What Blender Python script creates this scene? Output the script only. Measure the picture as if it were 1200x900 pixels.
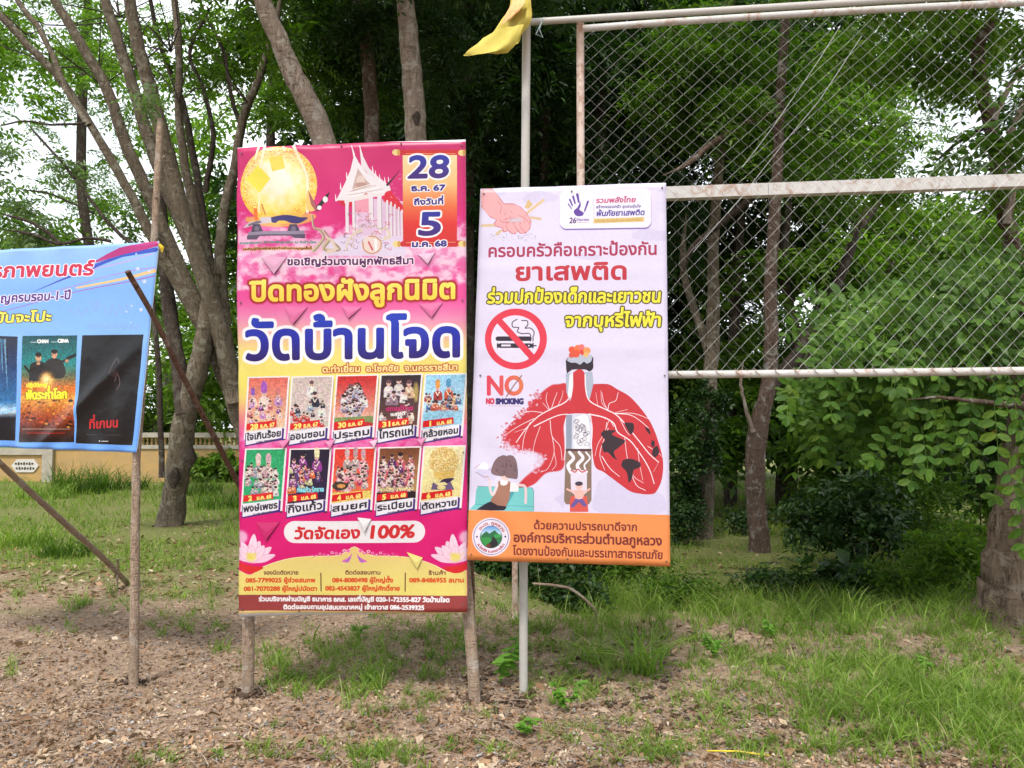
import bpy, math, random
import numpy as np
from mathutils import Vector
random.seed(7)
rng = np.random.default_rng(11)
sc = bpy.context.scene
COL = sc.collection
for o in list(bpy.data.objects): bpy.data.objects.remove(o)

# ------------------------------------------------------------------ camera, sky, sun, exposure
CAMH, FPX, PITCH = 1.42, 900.0, math.atan(50/900)
cd = bpy.data.cameras.new('camera'); cam = bpy.data.objects.new('camera', cd); COL.objects.link(cam)
cam.location = (0, 0, CAMH); cam.rotation_euler = (math.pi/2+PITCH, 0, 0)
cd.sensor_width = 36; cd.lens = 36*FPX/1200; cd.clip_start = .05; cd.clip_end = 2000
sc.camera = cam
SUN_EL, SUN_AZ = math.radians(58), math.radians(196)      # azimuth clockwise from +Y: behind the camera, a little left
w = bpy.data.worlds.new("World"); sc.world = w; w.use_nodes = True
nt = w.node_tree; nt.nodes.clear()
out = nt.nodes.new('ShaderNodeOutputWorld')
sky = nt.nodes.new('ShaderNodeTexSky'); sky.sky_type = 'NISHITA'; sky.sun_disc = False
sky.sun_elevation = SUN_EL; sky.sun_rotation = SUN_AZ; sky.dust_density = 3; sky.air_density = 1.0
b1 = nt.nodes.new('ShaderNodeBackground'); b1.inputs[1].default_value = .14
b2 = nt.nodes.new('ShaderNodeBackground'); b2.inputs[0].default_value = (.93, .96, 1, 1); b2.inputs[1].default_value = 1.4
tc = nt.nodes.new('ShaderNodeTexCoord'); nz = nt.nodes.new('ShaderNodeTexNoise'); nz.inputs['Scale'].default_value = 2.5; nz.inputs['Detail'].default_value = 6
rp = nt.nodes.new('ShaderNodeValToRGB'); rp.color_ramp.elements[0].position = .35; rp.color_ramp.elements[1].position = .6
rp.color_ramp.elements[0].color = (.45,.45,.45,1)
mx = nt.nodes.new('ShaderNodeMixShader')
L = nt.links.new
L(tc.outputs['Generated'], nz.inputs['Vector']); L(nz.outputs['Fac'], rp.inputs[0]); L(rp.outputs[0], mx.inputs[0])
L(sky.outputs[0], b1.inputs[0]); L(b1.outputs[0], mx.inputs[1]); L(b2.outputs[0], mx.inputs[2]); L(mx.outputs[0], out.inputs[0])
sl = bpy.data.lights.new('sun', 'SUN'); sl.energy = 2.6; sl.angle = math.radians(9); sl.color = (1, .95, .87)
so = bpy.data.objects.new('sun', sl); COL.objects.link(so)
sd = Vector((math.sin(SUN_AZ)*math.cos(SUN_EL), math.cos(SUN_AZ)*math.cos(SUN_EL), math.sin(SUN_EL)))
so.rotation_euler = sd.to_track_quat('Z', 'Y').to_euler(); so.location = sd*30
sc.view_settings.view_transform = 'Standard'; sc.view_settings.look = 'None'; sc.view_settings.gamma = 1
sc.view_settings.exposure = 0.56
sc.render.engine = 'CYCLES'
sc.cycles.use_adaptive_sampling = True; sc.cycles.adaptive_threshold = .03
sc.cycles.use_denoising = True
try: sc.cycles.denoiser = 'OPENIMAGEDENOISE'
except Exception: pass
sc.cycles.max_bounces = 6; sc.cycles.diffuse_bounces = 3; sc.cycles.glossy_bounces = 2; sc.cycles.transmission_bounces = 4
sc.cycles.transparent_max_bounces = 4; sc.cycles.sample_clamp_indirect = 4

# ------------------------------------------------------------------ helpers
cp, sp = math.cos(PITCH), math.sin(PITCH)
def P(px, py, D):
    """photograph pixel and distance along the lens axis -> place in the world"""
    a, b = (px-600)/FPX*D, (450-py)/FPX*D
    return np.array([a, D*cp-b*sp, CAMH+D*sp+b*cp])
def srgb(c):
    c = np.asarray(c, float)/255.
    return tuple(np.where(c <= .04045, c/12.92, ((c+.055)/1.055)**2.4))
def sstep(a, b, x):
    t = np.clip((x-a)/(b-a), 0, 1); return t*t*(3-2*t)
_N = rng.random((256, 256))
def vn(x, y):
    xi, yi = np.floor(x).astype(int), np.floor(y).astype(int); fx, fy = x-xi, y-yi
    fx, fy = fx*fx*(3-2*fx), fy*fy*(3-2*fy)
    g = lambda i, j: _N[i % 256, j % 256]
    return (g(xi, yi)*(1-fx)+g(xi+1, yi)*fx)*(1-fy)+(g(xi, yi+1)*(1-fx)+g(xi+1, yi+1)*fx)*fy
def fbm(x, y, n=4):
    s = 0; a = .5
    for k in range(n): s = s+a*vn(x*2**k+17*k, y*2**k+31*k); a *= .5
    return s
def ground_z(x, y):
    x = np.asarray(x, float); y = np.asarray(y, float)
    edge = 5.75+.35*(fbm(x*.9+5, x*0+2)-.5)*2
    drop = sstep(edge, edge+1.1, y)*sstep(-.6, 1.0, x)*.34
    z = -drop+.10*(fbm(x*.45+3, y*.45)-.47)*sstep(5, 9, y)
    z = z+.05*(fbm(x*1.5, y*1.5+9)-.47)*sstep(2, 4, y)
    return z
def hit(px, py):
    """ground point seen at a pixel"""
    a, b = (px-600)/FPX, (450-py)/FPX
    d = np.array([a, cp-b*sp, sp+b*cp]); t = CAMH/max(1e-3, -d[2])
    for _ in range(6):
        p = np.array([0, 0, CAMH])+d*t; t = (CAMH-float(ground_z(p[0], p[1])))/-d[2]
    return np.array([0, 0, CAMH])+d*t
def link(o, parent=None):
    COL.objects.link(o)
    if parent: o.parent = parent
    return o
def tag(o, label=None, cat=None, group=None, kind=None):
    for k, v in (('label', label), ('category', cat), ('group', group), ('kind', kind)):
        if v: o[k] = v
    return o
def root(name, loc, label, cat, group=None):
    o = bpy.data.objects.new(name, None); o.location = loc; o.empty_display_size = .1; link(o)
    return tag(o, label, cat, group)
def mesh(name, V, F, mat, parent=None, smooth=False, uv=None):
    """V world coordinates; with a parent they are stored relative to the parent's place"""
    V = np.asarray(V, float)
    if parent is not None: V = V-np.array(parent.location)
    me = bpy.data.meshes.new(name)
    F = F if isinstance(F, np.ndarray) else list(F)
    if isinstance(F, np.ndarray):
        n, k = F.shape
        me.vertices.add(len(V)); me.vertices.foreach_set('co', V.astype(np.float32).ravel())
        me.loops.add(n*k); me.loops.foreach_set('vertex_index', F.astype(np.int32).ravel())
        me.polygons.add(n); me.polygons.foreach_set('loop_start', np.arange(0, n*k, k, dtype=np.int32))
        me.update(calc_edges=True)
    else:
        me.from_pydata([tuple(v) for v in V], [], [tuple(int(i) for i in f) for f in F]); me.update()
    if uv is not None:
        ul = me.uv_layers.new(name='UVMap'); vi = np.zeros(len(me.loops), np.int32); me.loops.foreach_get('vertex_index', vi)
        ul.data.foreach_set('uv', np.asarray(uv, np.float32)[vi].ravel())
    if smooth: me.polygons.foreach_set('use_smooth', np.ones(len(me.polygons), bool))
    if mat: me.materials.append(mat)
    o = bpy.data.objects.new(name, me); return link(o, parent)
class MB:
    def __init__(s): s.v = []; s.f = []; s.n = 0
    def add(s, V, F):
        V = np.asarray(V, float); s.v.append(V); s.f += [tuple(i+s.n for i in f) for f in F]; s.n += len(V)
    def box(s, c, size, ax=None):
        c = np.asarray(c, float); h = np.asarray(size, float)/2
        ax = np.eye(3) if ax is None else np.asarray(ax, float)
        q = np.array([[x, y, z] for x in (-1, 1) for y in (-1, 1) for z in (-1, 1)])*h
        s.add(c+q@ax, [(0,1,3,2),(4,6,7,5),(0,4,5,1),(2,3,7,6),(0,2,6,4),(1,5,7,3)])
    def tube(s, pts, rad, n=8, wob=0., cap=True):
        V, F = tube(pts, rad, n, wob, cap); s.add(V, F)
    def build(s, name, mat, parent=None, smooth=False):
        return mesh(name, np.concatenate(s.v), s.f, mat, parent, smooth)
def crom(pts, n=6):
    p = np.asarray(pts, float)
    if len(p) < 3: return p
    q = np.vstack([2*p[0]-p[1], p, 2*p[-1]-p[-2]]); o = []
    for i in range(1, len(q)-2):
        for t in np.arange(n)/n:
            o.append(.5*((2*q[i])+(-q[i-1]+q[i+1])*t+(2*q[i-1]-5*q[i]+4*q[i+1]-q[i+2])*t*t+(-q[i-1]+3*q[i]-3*q[i+1]+q[i+2])*t**3))
    o.append(p[-1]); return np.array(o)
def tube(pts, rad, n=8, wob=0., cap=True):
    pts = np.asarray(pts, float); m = len(pts); rad = np.broadcast_to(np.asarray(rad, float), (m,))
    t = np.gradient(pts, axis=0); t /= np.linalg.norm(t, axis=1)[:, None]+1e-12
    up = np.array([0, 1., 0]) if abs(t[0][1]) < .8 else np.array([1., 0, 0])
    u = np.cross(t, up); u /= np.linalg.norm(u, axis=1)[:, None]+1e-12; v = np.cross(t, u)
    a = np.arange(n)*2*np.pi/n; ph = rng.random()*100
    R = rad[:, None]*(1+wob*(fbm(np.arange(m)[:, None]*.45+ph, a[None]*1.1+ph)-.47)*2.2)
    V = pts[:, None]+R[..., None]*(np.cos(a)[None, :, None]*u[:, None]+np.sin(a)[None, :, None]*v[:, None])
    V = V.reshape(-1, 3); F = []
    for i in range(m-1):
        for j in range(n):
            k = (j+1) % n; F.append((i*n+j, i*n+k, (i+1)*n+k, (i+1)*n+j))
    if cap: F.append(tuple(range(n))[::1]); F.append(tuple((m-1)*n+j for j in range(n))[::-1])
    return V, F

# ------------------------------------------------------------------ materials
def newmat(name):
    m = bpy.data.materials.new(name); m.use_nodes = True; t = m.node_tree
    return m, t, t.nodes['Principled BSDF']
def noise(t, scale, detail=4, vec=None, dist=0, rough=.55):
    n = t.nodes.new('ShaderNodeTexNoise'); n.inputs['Scale'].default_value = scale; n.inputs['Detail'].default_value = detail
    n.inputs['Distortion'].default_value = dist; n.inputs['Roughness'].default_value = rough
    if vec is not None: t.links.new(vec, n.inputs['Vector'])
    return n.outputs['Fac']
def ramp(t, fac, stops):
    r = t.nodes.new('ShaderNodeValToRGB'); e = r.color_ramp.elements
    while len(e) < len(stops): e.new(.5)
    for k, (p_, c) in enumerate(stops): e[k].position = p_; e[k].color = (*c, 1)
    t.links.new(fac, r.inputs[0]); return r.outputs[0]
def mixc(t, fac, a, b, mode='MIX'):
    n = t.nodes.new('ShaderNodeMixRGB'); n.blend_type = mode
    for s_, v in ((0, fac), (1, a), (2, b)):
        if hasattr(v, 'is_linked'): t.links.new(v, n.inputs[s_])
        else: n.inputs[s_].default_value = v if s_ == 0 else (*v, 1)
    return n.outputs[0]
def coords(t, scale=(1, 1, 1), rot=(0, 0, 0)):
    tc = t.nodes.new('ShaderNodeTexCoord'); m = t.nodes.new('ShaderNodeMapping')
    m.inputs['Scale'].default_value = scale; m.inputs['Rotation'].default_value = rot
    t.links.new(tc.outputs['Object'], m.inputs[0]); return m.outputs[0]
def bump(t, b, h, strength=.5, dist=.01):
    n = t.nodes.new('ShaderNodeBump'); n.inputs['Strength'].default_value = strength; n.inputs['Distance'].default_value = dist
    t.links.new(h, n.inputs['Height']); t.links.new(n.outputs[0], b.inputs['Normal'])
def bark(name, a, b_, c, sc_=1., lichen=None):
    m, t, b = newmat(name); v = coords(t, (sc_, sc_, sc_*.25)); v2 = coords(t); v3 = coords(t, (sc_*.5, sc_*.5, sc_*2.2))
    f = noise(t, 26, 8, v, 1.2, .7); g = noise(t, 3.2, 5, v2, .4, .65); r = noise(t, 14, 5, v3, .8, .6)
    col = ramp(t, f, [(.36, a), (.47, tuple((np.array(a)+np.array(b_))/2)), (.60, b_)])
    col = mixc(t, ramp(t, g, [(.42, (0,0,0)), (.60, (.75,.75,.75))]), col, c)
    col = mixc(t, ramp(t, r, [(.56, (0,0,0)), (.66, (.5,.5,.5))]), col, tuple(np.array(a)*.8))
    col = mixc(t, ramp(t, noise(t, 6.5, 7, v2, .6, .7), [(.54, (0,0,0)), (.60, (.75,.75,.75))]), col, lichen or (.30,.29,.25))
    t.links.new(col, b.inputs['Base Color']); b.inputs['Roughness'].default_value = .92; b.inputs['Specular IOR Level'].default_value = .15
    h = t.nodes.new('ShaderNodeMath'); h.operation = 'MULTIPLY_ADD'; t.links.new(r, h.inputs[0]); h.inputs[1].default_value = .6; t.links.new(f, h.inputs[2])
    bump(t, b, h.outputs[0], 1., .035); return m
def leafmat(name, cols, trans=.35, rough=.5, spec=.35):
    m, t, b = newmat(name); g = t.nodes.new('ShaderNodeNewGeometry')
    rnd = g.outputs['Random Per Island']
    k = len(cols); col = ramp(t, rnd, [(i/(k-1), c) for i, c in enumerate(cols)])
    v = coords(t); cn = noise(t, 2.6, 4, v, 0, .65); col = mixc(t, ramp(t, cn, [(.36, (0,0,0)), (.62, (.85,.85,.85))]), col, tuple(np.array(cols[0])*.7))
    t.links.new(col, b.inputs['Base Color']); b.inputs['Roughness'].default_value = rough
    b.inputs['Specular IOR Level'].default_value = spec
    tr = t.nodes.new('ShaderNodeBsdfTranslucent'); ms = t.nodes.new('ShaderNodeMixShader'); ms.inputs[0].default_value = trans
    bc = mixc(t, 1., col, (1.0, 1.25, .45), 'MULTIPLY'); t.links.new(bc, tr.inputs[0])
    t.links.new(b.outputs[0], ms.inputs[1]); t.links.new(tr.outputs[0], ms.inputs[2])
    t.links.new(ms.outputs[0], t.nodes['Material Output'].inputs[0]); return m
def plain(name, col, rough=.6, metal=0., var=.15, nscale=20, bmp=.1, col2=None):
    m, t, b = newmat(name); v = coords(t)
    f = noise(t, nscale, 5, v)
    c2 = col2 or tuple(np.array(col)*(1-2*var))
    t.links.new(ramp(t, f, [(.35, c2), (.62, col)]), b.inputs['Base Color'])
    b.inputs['Roughness'].default_value = rough; b.inputs['Metallic'].default_value = metal
    if bmp: bump(t, b, f, bmp, .004)
    return m
M = {}
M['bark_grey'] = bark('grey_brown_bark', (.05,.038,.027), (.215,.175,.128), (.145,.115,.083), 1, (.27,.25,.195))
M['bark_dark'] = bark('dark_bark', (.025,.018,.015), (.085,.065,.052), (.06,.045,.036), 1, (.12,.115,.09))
M['bark_pale'] = bark('pale_rough_bark', (.09,.065,.048), (.34,.27,.215), (.22,.17,.135), .8, (.36,.33,.28))
M['bark_red'] = bark('reddish_bark', (.055,.035,.027), (.16,.11,.085), (.11,.075,.058), .8, (.27,.26,.23))
M['bark_big'] = bark('brown_flaking_bark', (.05,.034,.024), (.25,.185,.135), (.15,.105,.075), .9, (.28,.24,.19))
M['pole'] = bark('weathered_pole_wood', (.25,.16,.11), (.56,.43,.32), (.42,.31,.225), 2.5, (.55,.47,.40))
M['pole_red'] = bark('red_brown_pole_wood', (.10,.05,.035), (.30,.17,.12), (.22,.12,.085), 2.5, (.36,.27,.22))
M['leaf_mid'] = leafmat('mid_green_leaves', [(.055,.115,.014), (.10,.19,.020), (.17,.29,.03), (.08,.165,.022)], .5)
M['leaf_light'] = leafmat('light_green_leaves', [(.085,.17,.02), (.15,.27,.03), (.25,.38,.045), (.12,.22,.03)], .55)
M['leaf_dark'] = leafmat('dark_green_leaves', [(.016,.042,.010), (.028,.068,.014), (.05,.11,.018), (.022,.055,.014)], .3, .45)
M['leaf_big'] = leafmat('broad_leaflets', [(.055,.13,.014), (.09,.19,.02), (.14,.25,.028), (.07,.16,.02)], .38, .5, .25)
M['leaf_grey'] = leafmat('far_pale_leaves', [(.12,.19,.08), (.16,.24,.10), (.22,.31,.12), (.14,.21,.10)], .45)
M['grass'] = leafmat('grass_blades', [(.13,.24,.022), (.20,.34,.035), (.44,.40,.20), (.27,.42,.05), (.10,.19,.02), (.25,.38,.05), (.17,.29,.03)], .4, .55)
M['grass_far'] = leafmat('lawn_blades', [(.13,.23,.022), (.21,.34,.035), (.29,.41,.05), (.25,.30,.07)], .4, .6)
M['weed'] = leafmat('weed_leaves', [(.11,.25,.03), (.16,.34,.04), (.22,.40,.06)], .45, .5)
M['litter'] = leafmat('dry_leaf_litter', [(.22,.12,.065), (.42,.265,.155), (.08,.05,.032), (.58,.44,.30), (.38,.22,.125), (.21,.15,.105), (.72,.60,.45), (.44,.35,.27), (.52,.36,.23)], .1, .8, .2)
M['pebble'] = leafmat('small_stones', [(.16,.14,.13), (.27,.25,.24), (.38,.36,.34), (.22,.18,.15)], 0., .85, .2)
M['clod'] = leafmat('earth_clods', [(.05,.032,.024), (.10,.065,.045), (.17,.115,.08)], 0., .95, .1)
M['twig'] = plain('dry_twigs', (.33,.26,.20), .9, col2=(.15,.10,.075))

def pipe_mat(name, base, rust_amt):
    m, t, b = newmat(name); v = coords(t)
    f = noise(t, 11, 9, v, 1.2, .75); g = noise(t, 60, 4, v)
    paint = mixc(t, g, base, tuple(np.array(base)*.82))
    rust = ramp(t, g, [(.3, (.17,.07,.035)), (.7, (.36,.19,.11))])
    fac = ramp(t, f, [(rust_amt, (0, 0, 0)), (rust_amt+.09, (.7, .7, .7))])
    t.links.new(mixc(t, fac, paint, rust), b.inputs['Base Color'])
    b.inputs['Roughness'].default_value = .55; bump(t, b, f, .3, .004); return m
M['pipe_grey'] = pipe_mat('galvanised_pipe', (.41,.39,.36), .66)
M['pipe_white'] = pipe_mat('worn_white_painted_steel', (.47,.455,.435), .52)
M['pipe_rust'] = pipe_mat('rusty_painted_pipe', (.52,.42,.36), .47)
M['wire'] = plain('weathered_wire', (.42,.42,.41), .55, .3, .2, 30, 0)

# ------------------------------------------------------------------ the ground: one sheet out past the horizon
def axis(c0, c1, step, far):
    a = list(np.arange(c0, c1, step)); s = step; x = c1
    while x < far: a.append(x); s *= 1.13; x += s
    a.append(far); s = step; x = c0
    b = []
    while x > -far: s *= 1.13; x -= s; b.append(max(x, -far))
    return np.array(b[::-1]+a)
gx = axis(-3.6, 4.0, .035, 400.); ys = list(np.arange(2.2, 7.4, .03)); s_ = .03; y_ = ys[-1]
while y_ < 500: s_ *= 1.06; y_ += s_; ys.append(y_)
gy = np.array([-60, -20, -6, -2, 0, 1, 1.6, 2.0]+ys)
GX, GY = np.meshgrid(gx, gy)
GZ = ground_z(GX, GY)
near = sstep(1.5, 2.6, GY)*(1-sstep(7, 11, GY))*sstep(-6, -4, GX)*(1-sstep(4.4, 6, GX))
rough_amt = .35+1.1*sstep(-1.0, .3, GX)          # the right side is broken, cloddy bank; the left is trodden flat
GZ = GZ+near*rough_amt*(.055*(fbm(GX*3.3, GY*3.3)-.47)+.03*np.abs(fbm(GX*9+4, GY*9)-.47)-.014*(vn(GX*22, GY*22)))
nx_, ny_ = len(gx), len(gy)
idx = np.arange(nx_*ny_).reshape(ny_, nx_)
GF = np.stack([idx[:-1, :-1], idx[:-1, 1:], idx[1:, 1:], idx[1:, :-1]], -1).reshape(-1, 4)
m, t, b = newmat('soil_and_leaf_litter'); v = coords(t)
n1 = noise(t, 1.1, 5, v); n2 = noise(t, 26, 6, v, .5, .7); n3 = noise(t, 90, 3, v)
soil = ramp(t, n2, [(.30, (.065,.04,.028)), (.44, (.185,.12,.08)), (.56, (.32,.225,.155)), (.70, (.48,.36,.26))])
soil = mixc(t, ramp(t, n3, [(.4, (0,0,0)), (.7, (.6,.6,.6))]), soil, (.30,.235,.185))
soil = mixc(t, ramp(t, n1, [(.40, (0,0,0)), (.62, (.5,.5,.5))]), soil, (.24,.17,.13))
grn = ramp(t, n2, [(.3, (.07,.08,.025)), (.5, (.13,.16,.04)), (.7, (.24,.21,.10))])
sx = t.nodes.new('ShaderNodeSeparateXYZ'); t.links.new(v, sx.inputs[0])
mr = t.nodes.new('ShaderNodeMapRange'); t.links.new(sx.outputs['Y'], mr.inputs[0]); mr.inputs[1].default_value = 5.6; mr.inputs[2].default_value = 10.5
mm = t.nodes.new('ShaderNodeMath'); mm.operation = 'MULTIPLY_ADD'; t.links.new(n1, mm.inputs[0]); mm.inputs[1].default_value = 1.4; t.links.new(mr.outputs[0], mm.inputs[2])
gf = ramp(t, mm.outputs[0], [(.95, (0,0,0)), (1.0, (.9,.9,.9))]); mm2 = t.nodes.new('ShaderNodeMath'); mm2.operation = 'SUBTRACT'
t.links.new(mm.outputs[0], mm2.inputs[0]); mm2.inputs[1].default_value = .35
gf = ramp(t, mm2.outputs[0], [(.45, (0,0,0)), (.85, (.92,.92,.92))])
t.links.new(mixc(t, gf, soil, grn), b.inputs['Base Color']); b.inputs['Roughness'].default_value = .95
b.inputs['Specular IOR Level'].default_value = .1; bump(t, b, n2, .8, .02)
gnd = mesh('ground', np.stack([GX, GY, GZ], -1).reshape(-1, 3), GF, m, None, True); tag(gnd, 'bare brown earth and leaf litter running back into green lawn', kind='structure')
def gz(x, y):
    """surface height including the clods, nearest grid vertex"""
    i = np.clip(np.searchsorted(gx, x), 0, nx_-1); j = np.clip(np.searchsorted(gy, y), 0, ny_-1)
    return GZ[j, i]
# ------------------------------------------------------------------ printing: flat artwork of the three banners, drawn with numpy
TH = {}
def load_glyphs(chars):
    objs = {}
    for ch in sorted(chars):
        for kind, body in (('g', ch), ('a', 'ก'+ch+'ก')):
            c = bpy.data.curves.new('t', 'FONT'); c.body = body; c.size = 1; c.resolution_u = 4
            o = bpy.data.objects.new('t', c); COL.objects.link(o); objs[(ch, kind)] = o
    c = bpy.data.curves.new('t', 'FONT'); c.body = 'กก'; c.size = 1; o = bpy.data.objects.new('t', c); COL.objects.link(o); objs['base'] = o
    bpy.context.view_layer.update(); dg = bpy.context.evaluated_depsgraph_get()
    def get(o):
        E_ = []; ev = o.evaluated_get(dg); cv = ev.to_curve(dg, apply_modifiers=False)
        for s in cv.splines:
            bp = s.bezier_points; pts = []
            for k in range(len(bp)):
                a, b_ = bp[k], bp[(k+1) % len(bp)]; p0, p1, p2, p3 = [np.array(q[:2]) for q in (a.co, a.handle_right, b_.handle_left, b_.co)]
                st = abs((p1-p0)[0]*(p3-p0)[1]-(p1-p0)[1]*(p3-p0)[0])+abs((p2-p0)[0]*(p3-p0)[1]-(p2-p0)[1]*(p3-p0)[0]) < 1e-5
                for t_ in ([0.] if st else [0., .25, .5, .75]): pts.append((1-t_)**3*p0+3*(1-t_)**2*t_*p1+3*(1-t_)*t_*t_*p2+t_**3*p3)
            for k in range(len(pts)): E_.append((*pts[k], *pts[(k+1) % len(pts)]))
        ev.to_curve_clear(); E_ = np.array(E_).reshape(-1, 4); return E_[:, :2], E_
    def width(o):
        V, _ = get(o); return V[:, 0].max()-V[:, 0].min() if len(V) else 0
    w0 = width(objs['base'])
    for ch in chars:
        V, E_ = get(objs[(ch, 'g')]); TH[ch] = (E_, max(0., width(objs[(ch, 'a')])-w0))
    for o in objs.values():
        d = o.data; bpy.data.objects.remove(o); bpy.data.curves.remove(d)
UP = 'ัิีึืํ็'; TONE = '่้๊๋์'; LOW = 'ฺุู'; TALL = 'ปฝฟฬ'
def layout(s):
    """boundary edges of a line of lettering, marks stacked the way the script stacks them"""
    x = 0; out = []; top = False; tall = False
    for i, ch in enumerate(s):
        E_, adv = TH[ch]; dx = dy = 0
        if ch in TONE:
            dy = .21 if (top or (i+1 < len(s) and s[i+1] == 'ำ')) else 0
            dx = -.09 if tall else 0
        elif ch in UP: dx = -.09 if tall else 0; top = True
        elif ch not in LOW: top = False; tall = ch in TALL
        if ch in UP+TONE+LOW: adv = 0 if adv < .06 else adv
        if len(E_): out.append(E_+np.array([x+dx, dy, x+dx, dy]))
        x += adv
    return np.concatenate(out) if out else np.zeros((0, 4)), x
def homog(src, dst):
    A = []
    for (x, y), (u, v_) in zip(src, dst):
        A.append([x, y, 1, 0, 0, 0, -u*x, -u*y, -u]); A.append([0, 0, 0, x, y, 1, -v_*x, -v_*y, -v_])
    return np.linalg.svd(np.array(A, float))[2][-1].reshape(3, 3)
def hmap(H, p):
    p = np.asarray(p, float); q = np.c_[p, np.ones(len(p))]@H.T; return q[:, :2]/q[:, 2:]
def boxblur(a, r, n=2):
    r = int(r)
    if r < 1: return a
    for _ in range(n):
        for ax in (0, 1):
            pad = [(0, 0)]*a.ndim; pad[ax] = (r+1, r); c = np.cumsum(np.pad(a, pad, mode='edge'), axis=ax)
            a = (np.take(c, range(2*r+1, c.shape[ax]), ax)-np.take(c, range(0, c.shape[ax]-2*r-1), ax))/(2*r+1)
    return a
load_glyphs([chr(i) for i in range(0xE01,0xE3B)]+[chr(i) for i in range(0xE3F,0xE5A)]+list('0123456789ABCDEFGHIJKLMNOPQRSTUVWXYZ.-% '))
class Canvas:
    """drawn in the photograph's own pixel coordinates and unrolled to the flat sheet by the homography of its corners"""
    def __init__(s, quad, wm, hm, k):
        s.W, s.Ht = int(wm*k), int(hm*k); s.quad = np.array(quad, float)
        s.H = homog(quad, [(0, 0), (s.W, 0), (s.W, s.Ht), (0, s.Ht)]); s.Hi = np.linalg.inv(s.H)
        s.k = k; s.img = np.ones((s.Ht, s.W, 3)); yy, xx = np.mgrid[0:s.Ht:8, 0:s.W:8]
    def edges_mask(s, E_):
        """nonzero winding fill of edges given in photo px -> (y0,x0,mask)"""
        if len(E_) == 0: return None
        A, B = hmap(s.H, E_[:, :2]), hmap(s.H, E_[:, 2:])
        return s._fill(A, B)
    def _fill(s, A, B, ss=2, pad=0):
        x0 = int(max(0, np.floor(min(A[:, 0].min(), B[:, 0].min()))-pad)); y0 = int(max(0, np.floor(min(A[:, 1].min(), B[:, 1].min()))-pad))
        x1 = int(min(s.W, np.ceil(max(A[:, 0].max(), B[:, 0].max()))+1+pad)); y1 = int(min(s.Ht, np.ceil(max(A[:, 1].max(), B[:, 1].max()))+1+pad))
        if x1 <= x0 or y1 <= y0: return None
        w_, h_ = (x1-x0)*ss, (y1-y0)*ss
        a = (A-[x0, y0])*ss; b_ = (B-[x0, y0])*ss
        sg = np.where(b_[:, 1] > a[:, 1], 1, -1); sw = b_[:, 1] < a[:, 1]
        lo, hi = np.where(sw[:, None], b_, a), np.where(sw[:, None], a, b_)
        r0 = np.clip(np.ceil(lo[:, 1]-.5), 0, h_).astype(int); r1 = np.clip(np.ceil(hi[:, 1]-.5), 0, h_).astype(int)
        n = np.maximum(0, r1-r0); tot = n.sum()
        if tot == 0: return None
        e = np.repeat(np.arange(len(n)), n); k = np.arange(tot)-np.repeat(np.cumsum(n)-n, n); r = r0[e]+k
        dy = hi[e, 1]-lo[e, 1]; X = lo[e, 0]+(r+.5-lo[e, 1])/np.where(dy == 0, 1, dy)*(hi[e, 0]-lo[e, 0])
        c = np.clip(np.ceil(X-.5), 0, w_).astype(int)
        acc = np.zeros((h_, w_+1), np.int32); np.add.at(acc, (r, c), sg[e])
        m_ = (np.cumsum(acc, 1)[:, :w_] != 0).astype(np.float32)
        return y0, x0, m_.reshape(y1-y0, ss, x1-x0, ss).mean((1, 3))
    def paint(s, mk, col, alpha=1.):
        """col: rgb 0-255, or a function of the photo x, y grids"""
        if mk is None: return
        y0, x0, m_ = mk; h_, w_ = m_.shape
        if callable(col):
            yy, xx = np.mgrid[y0:y0+h_, x0:x0+w_]; q = hmap(s.Hi, np.c_[xx.ravel(), yy.ravel()])
            c = np.asarray(col(q[:, 0], q[:, 1]), float).reshape(h_, w_, 3)/255.
        else: c = np.asarray(col, float)/255.
        a = (m_*alpha)[..., None]; s.img[y0:y0+h_, x0:x0+w_] = s.img[y0:y0+h_, x0:x0+w_]*(1-a)+c*a
    def dil(s, mk, r, blur=0):
        if mk is None: return None
        y0, x0, m_ = mk; R = int(math.ceil(r))+int(blur*2)
        py0, px0 = max(0, y0-R), max(0, x0-R); h_, w_ = m_.shape
        a = np.zeros((min(s.Ht, y0+h_+R)-py0, min(s.W, x0+w_+R)-px0), np.float32); a[y0-py0:y0-py0+h_, x0-px0:x0-px0+w_] = m_
        o = a.copy(); ri = int(round(r))
        for dy in range(-ri, ri+1):
            dx = int(round(math.sqrt(max(0, r*r-dy*dy))))
            c = np.cumsum(np.pad(a, ((0, 0), (dx+1, dx))), axis=1); hz = np.minimum(1, c[:, 2*dx+1:]-c[:, :-2*dx-1])
            if dy > 0: o[dy:] = np.maximum(o[dy:], hz[:-dy])
            elif dy < 0: o[:dy] = np.maximum(o[:dy], hz[-dy:])
            else: o = np.maximum(o, hz)
        if blur: o = boxblur(o, blur)
        return py0, px0, o
    def poly(s, pts, col, alpha=1., smooth=0, blur=0, grow=0):
        p = np.asarray(pts, float)
        if smooth: p = crom(np.vstack([p, p[:1]]), smooth)[:-1]
        q = hmap(s.H, p); mk = s._fill(q, np.roll(q, -1, 0), pad=int(blur*3))
        if grow: mk = s.dil(mk, grow)
        if blur and mk is not None: mk = (mk[0], mk[1], boxblur(mk[2], blur))
        s.paint(mk, col, alpha)
    def ell(s, cx, cy, rx, ry, col, alpha=1., rot=0, blur=0):
        a = np.linspace(0, 2*np.pi, 40)[:-1]; c_, s_ = math.cos(rot), math.sin(rot)
        x, y = rx*np.cos(a), ry*np.sin(a); s.poly(np.c_[cx+x*c_-y*s_, cy+x*s_+y*c_], col, alpha, 0, blur)
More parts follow.
